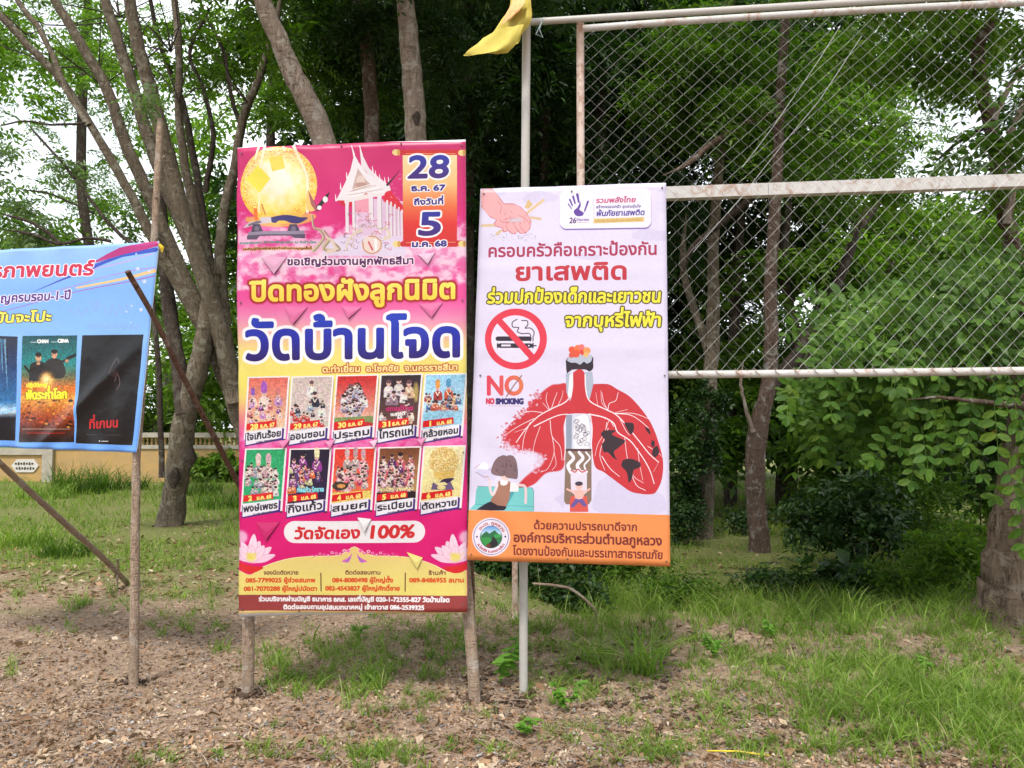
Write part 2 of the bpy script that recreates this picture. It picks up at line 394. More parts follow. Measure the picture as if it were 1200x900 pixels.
    def line(s, pts, w_, col, alpha=1., smooth=0, blur=0):
        p = np.asarray(pts, float)
        if smooth: p = crom(p, smooth)
        wv = np.linspace(w_[0], w_[1], len(p)) if isinstance(w_, tuple) else np.full(len(p), float(w_))
        A = []; B = []
        def put(c):
            c = hmap(s.H, c)
            ar = np.sum(c[:, 0]*np.roll(c[:, 1], -1)-c[:, 1]*np.roll(c[:, 0], -1))
            if ar < 0: c = c[::-1]
            A.append(c); B.append(np.roll(c, -1, 0))
        an = np.arange(8)*np.pi/4
        for i in range(len(p)):
            put(p[i]+wv[i]/2*np.c_[np.cos(an), np.sin(an)])
            if i+1 < len(p):
                d = p[i+1]-p[i]; l = np.hypot(*d)
                if l < 1e-6: continue
                nn = np.array([-d[1], d[0]])/l
                put(np.array([p[i]+nn*wv[i]/2, p[i+1]+nn*wv[i+1]/2, p[i+1]-nn*wv[i+1]/2, p[i]-nn*wv[i]/2]))
        mk = s._fill(np.concatenate(A), np.concatenate(B), pad=int(blur*3))
        if blur and mk is not None: mk = (mk[0], mk[1], boxblur(mk[2], blur))
        s.paint(mk, col, alpha)
    def photo(s, quad, amp, grain, seed):
        """break a drawn picture up the way a printed snapshot reads: jittered edges, mottled tone"""
        q = hmap(s.H, quad); x0, y0 = np.maximum(q.min(0).astype(int), 0); x1, y1 = q.max(0).astype(int); x1, y1 = min(x1, s.W), min(y1, s.Ht)
        yy, xx = np.mgrid[y0:y1, x0:x1]; dx = (fbm(xx/5+seed, yy/5, 3)-.47)*amp*2; dy = (fbm(xx/5+seed+50, yy/5+9, 3)-.47)*amp*2
        sub_ = s.img[np.clip(yy+dy.astype(int), y0, y1-1), np.clip(xx+dx.astype(int), x0, x1-1)]
        n_ = 1+(fbm(xx/6+seed*3, yy/6, 4)-.47)[..., None]*grain*2.4; h_ = (fbm(xx/16+seed, yy/16+3, 3)-.47)[..., None]*np.array([.5, -.2, .4])*grain
        new = boxblur(np.clip(sub_*n_+h_*sub_, 0, 1), 1, 1); A_, B_ = q, np.roll(q, -1, 0); mk = s._fill(A_, B_)
        yb, xb, m_ = mk; full = np.zeros((y1-y0, x1-x0)); hh_, ww_ = min(m_.shape[0], y1-yb), min(m_.shape[1], x1-xb); full[yb-y0:yb-y0+hh_, xb-x0:xb-x0+ww_] = m_[:hh_, :ww_]
        s.img[y0:y1, x0:x1] = s.img[y0:y1, x0:x1]*(1-full[..., None])+new*full[..., None]
    def text(s, st, x0, x1, yb0, yb1, h, col, bold=.3, out=(), shear=0., alpha=1.):
        """line of lettering from x0 to x1, baseline yb0..yb1, h = height of a plain letter, strokes in photo px"""
        E_, adv = layout(st); xa, xb = E_[:, [0, 2]].min(), E_[:, [0, 2]].max(); sy = h/.56
        def mp(X, Y):
            u = x0+(X-xa)/(xb-xa)*(x1-x0); base = yb0+(u-x0)/(x1-x0)*(yb1-yb0)
            return np.c_[u+shear*Y*sy, base-Y*sy]
        Q = np.c_[mp(E_[:, 0], E_[:, 1]), mp(E_[:, 2], E_[:, 3])]
        mk = s.edges_mask(Q)
        if mk is None: return
        for r, c, bl in out: s.paint(s.dil(mk, (bold+r)*s.pk, bl*s.pk), c, alpha)
        s.paint(s.dil(mk, bold*s.pk) if bold*s.pk >= .5 else mk, col, alpha)
    def material(s, name, rough=.45, mul=1.):
        im = bpy.data.images.new(name, s.W, s.Ht); a = np.ones((s.Ht, s.W, 4), np.float32); a[..., :3] = np.clip(s.img, 0, 1)
        im.pixels.foreach_set(a[::-1].ravel()); im.update(); im.pack()
        m, t, b = newmat(name); ti = t.nodes.new('ShaderNodeTexImage'); ti.image = im; ti.extension = 'EXTEND'
        v = coords(t); f = noise(t, 3, 4, v); g = noise(t, 55, 4, v)
        dirt = mixc(t, f, ramp(t, g, [(.3, (.73*mul,.72*mul,.71*mul)), (.7, (.80*mul,.80*mul,.80*mul))]), (.76*mul,.755*mul,.75*mul))
        t.links.new(mixc(t, 1., ti.outputs[0], dirt, 'MULTIPLY'), b.inputs['Base Color'])
        b.inputs['Roughness'].default_value = rough; b.inputs['Specular IOR Level'].default_value = .35
        bump(t, b, f, .35, .02); return m
def grad(stops):
    ys_ = [a for a, _ in stops]; cs = np.array([c for _, c in stops], float)
    return lambda x, y: np.stack([np.interp(y, ys_, cs[:, i]) for i in range(3)], -1)

# ---------- magenta temple-fair banner
Q1 = [(278, 173), (545.5, 163), (548, 717), (280, 723)]
c = Canvas(Q1, 267, 550, 5); c.pk = 5
A = lambda X, Y: (270+X/4.138, 150+Y/4.138)
Bz = lambda X, Y: (270+X/4.138, 290+Y/4.138)
C_ = lambda X, Y: (270+X/4.138, 430+Y/4.138)
D_ = lambda X, Y: (270+X/4.138, 590+Y/4.138)
E5 = lambda X, Y: (275+X/6.664, 165+Y/6.664)
F6 = lambda X, Y: (380+X/6.67, 165+Y/6.67)
def Z(f, pts): return [f(*p) for p in pts]
c_all = (0, 0, np.ones((c.Ht, c.W)))
base = grad([(160, (202,36,104)), (230, (216,32,118)), (278, (222,34,124)), (300, (232,120,178)), (318, (236,70,150)), (350, (238,80,160)), (372, (240,140,185)),
             (392, (244,190,170)), (412, (246,226,130)), (450, (244,230,110)), (468, (243,214,120)), (490, (238,140,140)), (512, (236,80,155)), (540, (222,30,128)), (620, (222,14,116)), (725, (222,14,116))])
c.paint(c_all, base)
def clouds(cv, y0, y1, x0, x1, col, th, sc_, seed, soft=.34):
    def f(x, y): return np.broadcast_to(np.array(col, float), x.shape+(3,))
    p = hmap(cv.H, [(x0, y0), (x1, y1)]).astype(int); a, b_ = np.maximum(p[0], 0), np.minimum(p[1], [cv.W, cv.Ht])
    yy, xx = np.mgrid[a[1]:b_[1], a[0]:b_[0]]; n = fbm(xx/sc_+seed, yy/(sc_*.75)+seed, 5)
    e = np.minimum(sstep(0, .25, (yy-a[1])/(b_[1]-a[1])), sstep(0, .25, (b_[1]-yy)/(b_[1]-a[1])))
    cv.paint((a[1], a[0], sstep(th-.06, th+soft-.06, n*(.55+.45*e))), col, .85)
clouds(c, 262, 300, 279, 547, (245,205,228), .30, 60, 3)
clouds(c, 286, 338, 279, 547, (250,226,240), .31, 55, 8)
clouds(c, 290, 330, 279, 547, (230,120,180), .42, 45, 28)
clouds(c, 240, 275, 279, 330, (238,120,185), .36, 40, 18)
clouds(c, 500, 530, 279, 547, (240,130,190), .34, 40, 38)
# golden sphere
def gold(x, y):
    r = np.hypot((x-327)/45, (y-217)/46); n = fbm(x*1.3, y*1.3, 3); n2 = fbm(x*.16+7, y*.16, 3)
    g = np.clip(r*1.15-.25+(n2-.5)*.7+(y-217)/140., 0, 1)[:, None]
    col = (1-g)*np.array([252,246,222])+g*np.array([250,212,70])
    o = ((r > .72)*(n > .5+.25*(1-r)))[:, None]*.75
    return col*(1-o)+np.array([235,110,40])*o
c.ell(327, 217.5, 45, 46, gold)
c.poly(Z(E5, [(90,600),(600,570),(590,640),(330,680),(110,640)]), (235,190,90), .8, 4, 3)
c.poly([(303.5,193.5),(317.8,210),(304.3,225.8),(287.8,210)], (244,230,80)); c.poly([(315.5,184.5),(330.5,181.5),(334.3,197.3),(320,201.8)], (240,214,88))
for pts, w_ in (([(190,50),(165,140)], 2.6), ([(238,45),(205,210)], 3), ([(375,30),(387,75)], 2), ([(455,30),(510,150),(560,260),(572,380),(575,560)], 3.4), ([(192,405),(195,560)], 1.5)):
    c.line(Z(E5, pts), w_, (246,236,200), 1, 4)
c.poly(Z(E5, [(575,380),(605,430),(650,540),(600,560),(570,540),(560,460)]), (240,196,110))
c.poly(Z(E5, [(150,530),(180,530),(190,620),(165,625)]), (240,110,40)); c.line(Z(E5, [(215,500),(245,580)]), 2, (205,140,60))
c.poly(Z(E5, [(65,685),(120,640),(200,630),(210,605),(290,600),(300,640),(200,655),(130,670)]), (208,196,204), 1, 4)
c.poly(Z(E5, [(110,655),(190,628),(215,645),(120,668)]), (120,110,120), 1, 4)
c.poly(Z(E5, [(290,602),(340,590),(400,582),(470,590),(520,602),(578,605),(540,635),(495,650),(445,645),(400,628),(350,628),(330,645),(300,642)]), (58,48,116), 1, 4)
for sx_ in (180, 465):
    c.poly(Z(E5, [(sx_-30,655),(sx_+25,655),(sx_+55,718),(sx_-50,718)]), (78,66,92)); c.ell(*E5(sx_, 690), 3, 3, (120,108,130))
c.poly(Z(E5, [(110,715),(550,705),(552,735),(105,742)]), (150,135,160)); c.poly(Z(E5, [(98,740),(555,732),(556,765),(470,762),(440,745),(200,750),(180,775),(98,772)]), (92,78,102))
c.text('รายละเอียดงาน ปิดทองฝังลูกนิมิต ณ วัดบ้านโจด', *[E5(40,0)[0], E5(640,0)[0]], E5(0,808)[1], E5(0,802)[1], 2.0, (30,140,120), .12)
c.text('ขอเชิญผู้มีจิตศรัทธาทุกท่านร่วมงานบุญครั้งนี้', E5(65,0)[0], E5(605,0)[0], E5(0,856)[1], E5(0,850)[1], 2.0, (60,30,30), .14, [(.5, (250,180,90), .3)])
# temple hall
c.poly(Z(F6, [(-10,900),(-10,800),(100,760),(180,730),(620,700),(640,900)]), (226,214,238), .95, 0, 4)
c.poly(Z(F6, [(240,440),(620,470),(620,740),(240,740)]), (228,196,224))
c.poly(Z(F6, [(240,440),(350,410),(350,560),(245,560)]), (238,160,180))
c.poly(Z(F6, [(455,390),(500,370),(620,510),(620,560),(460,470)]), (222,34,60))
c.poly(Z(F6, [(275,40),(302,118),(350,215),(420,280),(510,350),(520,385),(470,400),(380,300),(290,200)]), (236,226,232))
c.poly(Z(F6, [(212,35),(238,110),(270,170),(330,250),(400,290),(490,345),(500,380),(470,412),(300,440),(190,480),(92,472),(110,440),(165,330),(205,230),(228,130)]), (240,232,238))
c.poly(Z(F6, [(262,215),(330,310),(370,345),(215,395)]), (206,176,168)); c.ell(*F6(285,310), 5, 6, (228,206,196)); c.ell(*F6(290,345), 7, 3, (190,150,140))
for q in ((212,35,235,110), (277,38,295,112)): c.line(Z(F6, [q[:2], q[2:]]), (.6, 1.8), (246,240,240))
for q in ((175,265),(128,350),(375,215),(398,250),(430,280),(470,300),(500,300),(90,440)): c.line(Z(F6, [(q[0],q[1]-18),(q[0]+4,q[1]+30)]), (.6, 1.8), (246,238,238))
for k in range(5): c.line(Z(F6, [(180+k*8,440-k*14),(480-k*26,390-k*14)]), .8, (206,180,176) if k % 2 else (250,246,240))
c.poly(Z(F6, [(105,468),(240,470),(330,405),(345,425),(250,455),(215,520),(140,510)]), (214,30,60)); c.poly(Z(F6, [(160,470),(350,410),(470,410),(470,425),(380,440),(160,490)]), (238,228,226))
for x_, a_, b_, w_ in ((180,485,710,4.2),(230,450,720,3.4),(365,415,600,5.6),(430,430,700,5.4),(490,470,740,2.6),(520,480,740,2.4),(550,500,740,2.2),(580,520,740,2.),(605,540,740,2)):
    c.line(Z(F6, [(x_,a_),(x_+2,b_)]), w_, (238,228,236)); c.line(Z(F6, [(x_+w_*3,a_+20),(x_+w_*3+2,b_)]), .5, (150,110,130))
for k in range(60):
    x_, y_ = 150+rng.random()*380, 560+rng.random()*280; a_ = rng.random()*6.3
    c.line(Z(F6, [(x_,y_),(x_+22*math.cos(a_),y_+22*math.sin(a_)),(x_+34*math.cos(a_+1),y_+34*math.sin(a_+1))]), (.5,.9), random.choice([(150,130,140),(196,160,110),(120,110,128),(250,246,240),(210,90,110)]), .85, 3)
c.line(Z(F6, [(590,225),(530,300),(492,342)]), (.4, 3), (60,24,30)); c.ell(*F6(370,810), 12, 11, (236,214,206)); c.line(Z(F6, [(300,790),(310,850),(370,880),(430,850),(440,790),(400,750),(350,745)]), 1.6, (206,150,110), 1, 5); c.line(Z(F6, [(345,790),(375,850)]), 2, (214,80,90)); c.line(Z(F6, [(400,770),(400,850)]), 2.5, (250,250,250))
for pts in ([(610,585),(625,680),(670,700),(700,760),(650,830),(620,860)], [(700,700),(760,780),(820,850),(700,850),(740,780)]):
    c.line(Z(E5, pts), (2, 5), (206,190,160), 1, 5); c.line(Z(E5, [(a_+5, b_+4) for a_, b_ in pts]), 1.2, (150,120,110), 1, 5)
for pts in ([(170,860),(190,780),(240,720),(290,700)], [(20,760),(60,780),(90,850),(30,870)], [(440,700),(480,680),(510,740),(470,760)]): c.line(Z(F6, pts), (1.5,4), (226,206,186), 1, 5)
for k in range(26): c.ell(*F6(560+rng.normal()*40, 250+rng.random()*240), .35, .35, (255,240,250))
# date scroll
c.poly(Z(A, [(835,112),(1098,108),(1098,575),(835,572)]), grad([(175,(248,226,176)),(215,(246,196,130)),(240,(238,120,70)),(262,(226,50,44)),(290,(206,34,36))]))
for y_ in (118, 560):
    c.line(Z(A, [(832,y_),(1122,y_-3)]), 6.4, (206,40,44)); c.line(Z(A, [(850,y_+ (6 if y_ < 200 else -6)),(1090,y_+(4 if y_ < 200 else -8))]), .5, (246,200,120))
    for x_ in (803, 1122): c.ell(*A(x_, y_), 4.4, 3.6, (240,216,140)); c.ell(*A(x_+12, y_), 1.8, 3.8, (214,160,80))
blue = lambda y0, y1: grad([(y0, (44,52,170)), (y1, (70,30,120))])
WH = (252,250,252)
c.text('28', A(862,0)[0], A(1052,0)[0], A(0,240)[1], A(0,236)[1], 20.5, blue(182, 208), 1.15, [(2.1, WH, 0)], .08)
c.text('ธ.ค. 67', A(878,0)[0], A(1040,0)[0], A(0,303)[1], A(0,300)[1], 5.2, (62,44,138), .55, [(1.1, WH, 0)])
c.text('ถึงวันที่', A(890,0)[0], A(1030,0)[0], A(0,370)[1], A(0,366)[1], 5.2, (62,44,138), .45, [(1.1, WH, 0)])
c.text('5', A(912,0)[0], A(1012,0)[0], A(0,516)[1], A(0,514)[1], 21, blue(246, 276), 1.3, [(2.1, WH, 0)], .08)
c.text('ม.ค. 68', A(880,0)[0], A(1046,0)[0], A(0,574)[1], A(0,571)[1], 5.2, (62,44,138), .55, [(1.1, WH, 0)])
c.text('ขอเชิญร่วมงานผูกพัทธสีมา', A(283,0)[0], A(884,0)[0], A(0,668)[1], A(0,657)[1], 6.6, (84,22,88), .5, [(1.2, (252,236,246), .5)])
c.text('ปิดทองฝังลูกนิมิต', Bz(100,0)[0], Bz(1085,0)[0], Bz(0,260)[1], Bz(0,245)[1], 17.6, grad([(318,(252,244,120)),(352,(250,214,70))]), 1.25, [(2.6, (176,40,60), .8), (1.7, (168,22,30), 0)])
c.text('วัดบ้านโจด', Bz(80,0)[0], Bz(1106,0)[0], Bz(0,543)[1], Bz(0,526)[1], 33.5, grad([(372,(28,60,190)),(398,(34,40,170)),(420,(40,20,110))]), 1.9, [(3.6, (255,252,255), .3)])
c.text('ต.ท่าเยี่ยม  อ.โชคชัย  จ.นครราชสีมา', Bz(448,0)[0], Bz(1100,0)[0], Bz(0,606)[1], Bz(0,594)[1], 5.4, (250,226,150), .45, [(1.0, (178,58,34), .2)])
# ten little posters of the shows
names = ['ใจเกินร้อย','ออนซอน','ประถม','ไทรถแห่','กล้วยหอม','พงษ์เพชร','กิ่งแก้ว','สมยศ','ระเบียบ','ตัดหวาย']
sub = ['นคร สารคาม','อีสาน','บันเทิงศิลป์','','ฟาร์ม เอนเตอร์เทน','เบญจพร','','ประถมวาทะศิลป์','วาทะศิลป์','เวลา 09.00 น.']
dates = ['28 ธ.ค. 67','29 ธ.ค. 67','30 ธ.ค. 67','31 ธ.ค. 67','1 ม.ค. 68','2 ม.ค. 68','3 ม.ค. 68','4 ม.ค. 68','5 ม.ค. 68','6 ม.ค. 68']
tx = [90,305,522,735,950,75,295,512,728,943]; ty = [54,52,46,42,40,403,402,398,395,390]
bgs = [((226,110,96),(236,206,170)),((206,186,180),(216,200,196)),((200,30,30),(238,214,190)),((44,28,40),(110,70,60)),((150,206,240),(208,232,248)),
       ((40,164,104),(40,170,110)),((28,16,44),(50,24,70)),((226,50,40),(240,130,80)),((120,66,40),(206,160,100)),((238,226,180),(240,222,150))]
pal = [[(150,70,170),(196,140,200),(214,110,120),(240,214,206)],[(40,36,60),(150,170,190),(200,60,60),(226,226,224)],[(190,180,200),(140,120,150),(226,226,230),(150,150,190)],
       [(226,214,220),(90,44,90),(214,176,150),(150,120,140)],[(206,90,60),(226,170,120),(170,60,60),(90,120,170)],[(214,206,210),(196,160,170),(150,150,170),(226,220,214)],
       [(150,60,150),(226,110,60),(200,200,150),(90,60,120)],[(206,60,110),(226,150,170),(180,160,160),(214,190,190)],[(214,170,190),(90,40,110),(226,210,206),(206,90,110)],[]]
def fig(x, y, s_, cl, hair=(40,26,30), hat=None):
    if hat: c.ell(x, y-1.5*s_, .85*s_, 1.6*s_, hat)
    c.ell(x, y, .72*s_, .9*s_, (236,200,184)); c.ell(x, y-.5*s_, .78*s_, .6*s_, hair if not hat else hat)
    if s_ > 2.4:
        for sg in (-1, 1): c.ell(x+sg*.3*s_, y+.05*s_, .12*s_, .08*s_, (40,26,30)); c.ell(x+sg*.4*s_, y+.35*s_, .2*s_, .14*s_, (226,150,140), .6)
        c.line([(x-.2*s_, y+.55*s_), (x+.2*s_, y+.55*s_)], .1*s_, (190,50,60))
    c.poly([(x-1.5*s_,y+4.2*s_),(x-1.3*s_,y+1.6*s_),(x-.4*s_,y+.9*s_),(x+.4*s_,y+.9*s_),(x+1.3*s_,y+1.6*s_),(x+1.5*s_,y+4.2*s_)], cl, 1, 3)
    c.line([(x-.7*s_,y+1.3*s_),(x,y+2.6*s_),(x+.7*s_,y+1.3*s_)], .35*s_, (250,236,214)); c.ell(x, y+3.3*s_, .5*s_, .4*s_, tuple(int(v*.6) for v in cl))
for i in range(10):
    X, Y = tx[i], ty[i]; q = lambda a_, b_: C_(X+a_, Y+b_)
    c.poly([q(196,4), q(200,8), q(176,306), q(150,300)], (70,40,60), .85)
    c.poly([q(-8,-6), q(199,-11), q(177,295), q(-30,300)], (246,240,240))
    x_a, y_a = q(0, 0)
    t0, t1 = bgs[i]
    c.poly([q(-1,0), q(190,-4), q(171,240), q(-19,262)], grad([(y_a, t0), (y_a+60, t1)]))
    if pal[i]:
        pts = []
        if i == 4: pts = [(60,62,3.4,(226,150,70)),(112,58,3.4,(80,150,190))]
        elif i == 5: pts = [(62,66,4,(226,200,196)),(112,66,4,(206,170,176))]
        elif i == 0: pts = [(76,72,4.6,(170,90,190)),(22,84,3,(150,90,190)),(146,82,3,(206,120,120))]
        elif i == 1: pts = [(92,30,3.6,None),(112,82,3.4,None),(22,140,3,None),(150,136,3,None)]
        elif i == 3: pts = [(36,36,4,None),(84,26,4,None),(134,38,4,None),(64,86,3.2,None),(110,80,3,None)]
        elif i == 7: pts = [(60,36,3.4,(214,180,180)),(100,34,3.4,(190,150,160)),(138,40,3.4,(206,160,170))]
        elif i == 8: pts = [(100,36,4,None),(60,40,3,None),(150,44,3,None),(20,50,3,None)]
        elif i == 6: pts = [(60,30,3.2,None),(130,36,3.8,(236,226,180)),(18,54,3.2,None),(50,96,3.2,None),(90,110,3.2,None)]
        n_ = {0:14,1:12,2:64,3:16,4:26,5:40,6:30,7:46,8:60}[i]
        rows = []
        for k in range(n_):
            u = rng.random(); w_ = rng.random()
            if i == 2: a_ = u*6.3; X2, Y2 = 84+math.cos(a_)*58*w_**.5, 108+math.sin(a_)*82*w_**.5
            else: X2, Y2 = 4+u*158, (90 if i in (0,1,3,4) else 70)+w_*(90 if i == 4 else 125)
            rows.append((X2, Y2, 1.5+rng.random()*.8, None))
        for (a_, b_, s_, hat) in sorted(pts, key=lambda p: p[1])+sorted(rows, key=lambda p: p[1]):
            cl = random.choice(pal[i])
            fig(*q(a_-b_*.07, b_), s_, cl, random.choice([(40,26,30),(70,40,50),(110,70,80)]), hat)
            for kk in range(3): c.ell(*q(a_-b_*.07+rng.normal()*9, b_+14+rng.normal()*9), .55, .4, random.choice([(250,240,214),cl,(60,40,60),(214,90,110)]))
    if i == 2: c.line([q(-10,95), q(12,118), q(-12,145)], 1, (206,120,60)); c.line([q(178,90), q(160,112), q(176,140)], 1, (206,120,60)); c.poly([q(-16,200), q(70,196), q(172,190), q(171,240), q(-19,262)], (130,150,90)); c.poly([q(-18,225), q(60,208), q(172,225), q(171,240), q(-19,262)], (190,40,40))
    if i == 3: c.text('รถแห่ไทย', q(20,0)[0], q(150,0)[0], q(0,172)[1], q(0,166)[1], 4, (206,40,110), .3, [(.4,(60,20,40),0)]); c.text('แสนดี', q(44,0)[0], q(112,0)[0], q(0,196)[1], q(0,190)[1], 3, (240,240,240), .3); c.ell(*q(165,80), 3, 12, (226,200,110), .7, 0, 5)
    if i == 4: c.poly([q(-15,180), q(60,170), q(175,172), q(171,240), q(-19,262)], (150,206,236), .9, 0, 3); c.line([q(40,158), q(90,170), q(140,156)], .8, (214,120,140), 1, 4)
    if i == 6: c.text('กิ่งแก้ว โคราช', q(30,0)[0], q(160,0)[0], q(0,205)[1], q(0,200)[1], 4, (150,230,240), .35, [(.3,(40,90,130),0)])
    if i == 7: c.ell(*q(22,178), 9, 5, (60,50,40)); c.ell(*q(28,178), 5, 2.5, (226,150,90)); c.poly([q(-16,210), q(60,206), q(172,200), q(171,240), q(-19,262)], (236,206,110))
    if i == 8: c.text('ระเบียบ วาทะศิลป์', q(0,0)[0], q(160,0)[0], q(0,206)[1], q(0,202)[1], 3.4, (246,226,170), .35, [(.4,(80,40,30),0)]); c.poly([q(-17,214), q(172,208), q(171,240), q(-19,262)], (36,20,26))
    if i == 9:
        c.ell(*q(92,68), 17.5, 17, lambda x, y: np.where((fbm(x*1.7, y*1.7, 3) > .47)[:, None], np.array([[244,236,190]]), np.array([[206,160,70]])))
        c.poly([q(40,120), q(140,120), q(130,150), q(60,155)], (226,190,100), .9, 3); c.poly([q(30,205), q(40,168), q(70,190), q(105,182), q(122,165), q(140,200), q(138,208)], (110,90,130)); c.poly([q(70,172), q(90,154), q(142,150), q(110,175), q(95,168)], (56,40,80), 1, 3); c.ell(*q(80,195), 5, 2.6, (240,222,150))
    c.photo([q(-1,0), q(190,-4), q(171,240), q(-19,262)], 3.5 if pal[i] else 1.5, .24 if pal[i] else .16, i*7.)
    yt = 214
    c.poly([q(-14,yt+8), q(130,yt-10), q(132,yt+22), q(-18,yt+40)], (222,24,34))
    dsp = dates[i].split(' ', 1)
    one_ = dsp[0] == '1'
    c.text(dsp[0], q(4 if len(dsp[0]) > 1 else 17 if one_ else 10,0)[0], q(40 if len(dsp[0]) > 1 else 22 if one_ else 26,0)[0], q(0,yt+35)[1], q(0,yt+31)[1], 4.6, (252,240,120), .45)
    c.text(dsp[1], q(52,0)[0], q(122,0)[0], q(0,yt+28)[1], q(0,yt+20)[1], 3.6, (252,236,130), .35)
    c.poly([q(-22,268), q(163,242), q(170,246), q(166,300), q(-24,333)], (70,36,130))
    c.poly([q(-18,264), q(160,238), q(157,290), q(-20,326)], (240,236,246))
    yn = 303 if sub[i] else 306
    c.text(names[i], q(-14,0)[0], q(152,0)[0], q(0,yn)[1], q(0,yn-22)[1], 5.8 if sub[i] else 7, (44,40,56), .42)
    if sub[i]: c.text(sub[i], q(34,0)[0], q(122,0)[0], q(0,yn+16)[1], q(0,yn+3)[1], 2.3, (70,56,90), .15)
    if i in (0,1,3,4,5,6,8): c.line([q(-8,274), q(30,268)], .5, (120,110,130))
# pill, lotus, foot panel
c.line([D_(313,138), D_(890,137)], 25.8, (242,236,240)); c.ell(*D_(313,138), 12.9, 12.9, (242,236,240)); c.ell(*D_(890,137), 12.9, 12.9, (242,236,240))
c.text('วัดจัดเอง', D_(312,0)[0], D_(625,0)[0], D_(0,171)[1], D_(0,167)[1], 10, (214,40,50), .75, (), .12)
c.text('100%', D_(682,0)[0], D_(888,0)[0], D_(0,167)[1], D_(0,164)[1], 11.6, (214,40,50), .95, (), .12)
curve = crom(Z(D_, [(38,322),(95,345),(150,312),(220,285),(300,265),(400,256),(520,252),(565,230),(602,210),(640,230),(690,252),(800,256),(860,262),(930,278),(990,300),(1040,325),(1090,335),(1146,322)]), 5)
c.poly(list(curve)+Z(D_, [(1150,560),(30,560)]), grad([(640,(238,206,130)),(665,(238,216,130)),(700,(240,224,120))]), 1, 0, 0)
c.line(curve[10:-10], .9, (250,240,180))
for k, u in enumerate(np.linspace(-1, 1, 22)):
    x_, y_ = 602+u*205, 252-32*math.exp(-abs(u)*2.4)+6*math.sin(k*2.1)
    if abs(u) < .06: continue
    col = [(250,150,200),(236,60,150),(250,214,230)][k % 3]
    c.ell(*D_(x_, y_), 2.6-1.4*abs(u), 2.2-1.2*abs(u), col); c.ell(*D_(x_, y_), 1.1, 1., (236,60,150) if k % 3 != 1 else (252,226,236))
    c.line([D_(x_, y_), D_(x_+18*(1 if u > 0 else -1), y_+10*math.sin(k))], .6, (220,90,150))
for sg in (-1, 1):
    c.poly(Z(D_, [(602+sg*10,240),(602+sg*30,262),(602+sg*62,280),(602+sg*30,286),(602+sg*18,266)]), (226,110,190), 1, 4); c.line(Z(D_, [(602+sg*20,262),(602+sg*40,284)]), 1.2, (120,120,210))
for cx, sg in ((100, 1), (1090, -1)):
    c.poly(Z(D_, [(cx-60*sg,285),(cx,302),(cx+60*sg,310),(cx+30*sg,330),(cx,338),(cx-40*sg,330),(cx-62*sg,300)]), (220,36,44), 1, 4)
    for a_, ln, wd, sh in ((-95,100,30,-40),(-70,120,34,0),(-115,118,34,-10),(-40,128,32,0),(-145,120,32,0),(-20,125,26,0),(-85,150,34,-20),(-55,110,36,0),(-125,100,36,0),(-90,90,34,10)):
        r_ = math.radians(a_); bx, by = cx+0, 290
        tipx, tipy = bx+math.cos(r_)*ln*sg, by+math.sin(r_)*ln*.95
        nx, ny = -math.sin(r_), math.cos(r_)*sg
        mx_, my_ = bx+(tipx-bx)*.55, by+(tipy-by)*.55
        pts = Z(D_, [(bx,by),(mx_+nx*wd/1.6,my_+ny*wd/1.6),(tipx,tipy),(mx_-nx*wd/1.6,my_-ny*wd/1.6)])
        c.poly(pts, (226,120,180), .95, 5, 0, 1.5)
        c.poly(pts, grad([(D_(0,150)[1], (250,226,240)), (D_(0,300)[1], (246,206,226))]), 1, 5)
        c.line([pts[0], pts[2]], .35, (222,150,190), .6)
    c.ell(*D_(cx, 262), 6, 5, (236,226,120), .85, 0, 6); c.ell(*D_(cx-55*sg, 165), 9, 8, (246,216,232), .8, 0, 8)
    for k in range(10): c.line(Z(D_, [(cx+rng.normal()*14, 268),(cx+rng.normal()*22, 240)]), .5, (240,214,90))
br, og = (120,60,50), (222,86,40)
def tl(st, xa, xb, y, h_, cl, b_=.28, y1=None): c.text(st, D_(xa,0)[0], D_(xb,0)[0], D_(0,y)[1], D_(0,(y if y1 is None else y1))[1], h_, cl, b_)
tl('จองมีดตัดหวาย',162,328,345,3.6,br); tl('085-7799025 ผู้ช่วยสมภพ',75,410,383,4,og,.4); tl('081-7070288 ผู้ใหญ่ปนัดดา',66,418,424,4,og,.4)
tl('ติดต่อสอบถาม',558,727,344,3.6,br); tl('084-8080498 ผู้ใหญ่ตั๋ง',495,788,382,4,og,.4); tl('082-4543827 ผู้ใหญ่ศักดิ์ชาย',460,820,422,4,og,.4)
tl('ร้านค้า',962,1043,346,3.6,br); tl('089-8486955 สมาน',868,1130,382,4,og,.4)
for x_ in (439, 848): c.line([D_(x_,338), D_(x_,425)], 1.4, (110,70,50))
c.poly(Z(D_, [(35,443),(1150,446),(1150,524),(35,521)]), (160,66,66))
tl('ร่วมบริจาคผ่านบัญชี ธนาคาร ธกส. เลขที่บัญชี 020-1-72355-827 วัดบ้านโจด',137,1062,475,4.1,WH,.38,476); tl('ติดต่อสอบถามอุปสมบทนาคหมู่ เจ้าอาวาส 086-2539325',256,940,514,4.1,WH,.38)
c.poly(Z(D_, [(30,522),(1150,524),(1150,540),(30,538)]), (236,206,140)); c.poly(Z(D_, [(30,536),(700,530),(700,600),(30,600)]), (240,236,236))
c.line([(400,164.5),(546,163)], 5, (244,240,244)); c.line([(278,173),(400,165)], 1.6, (240,230,240))
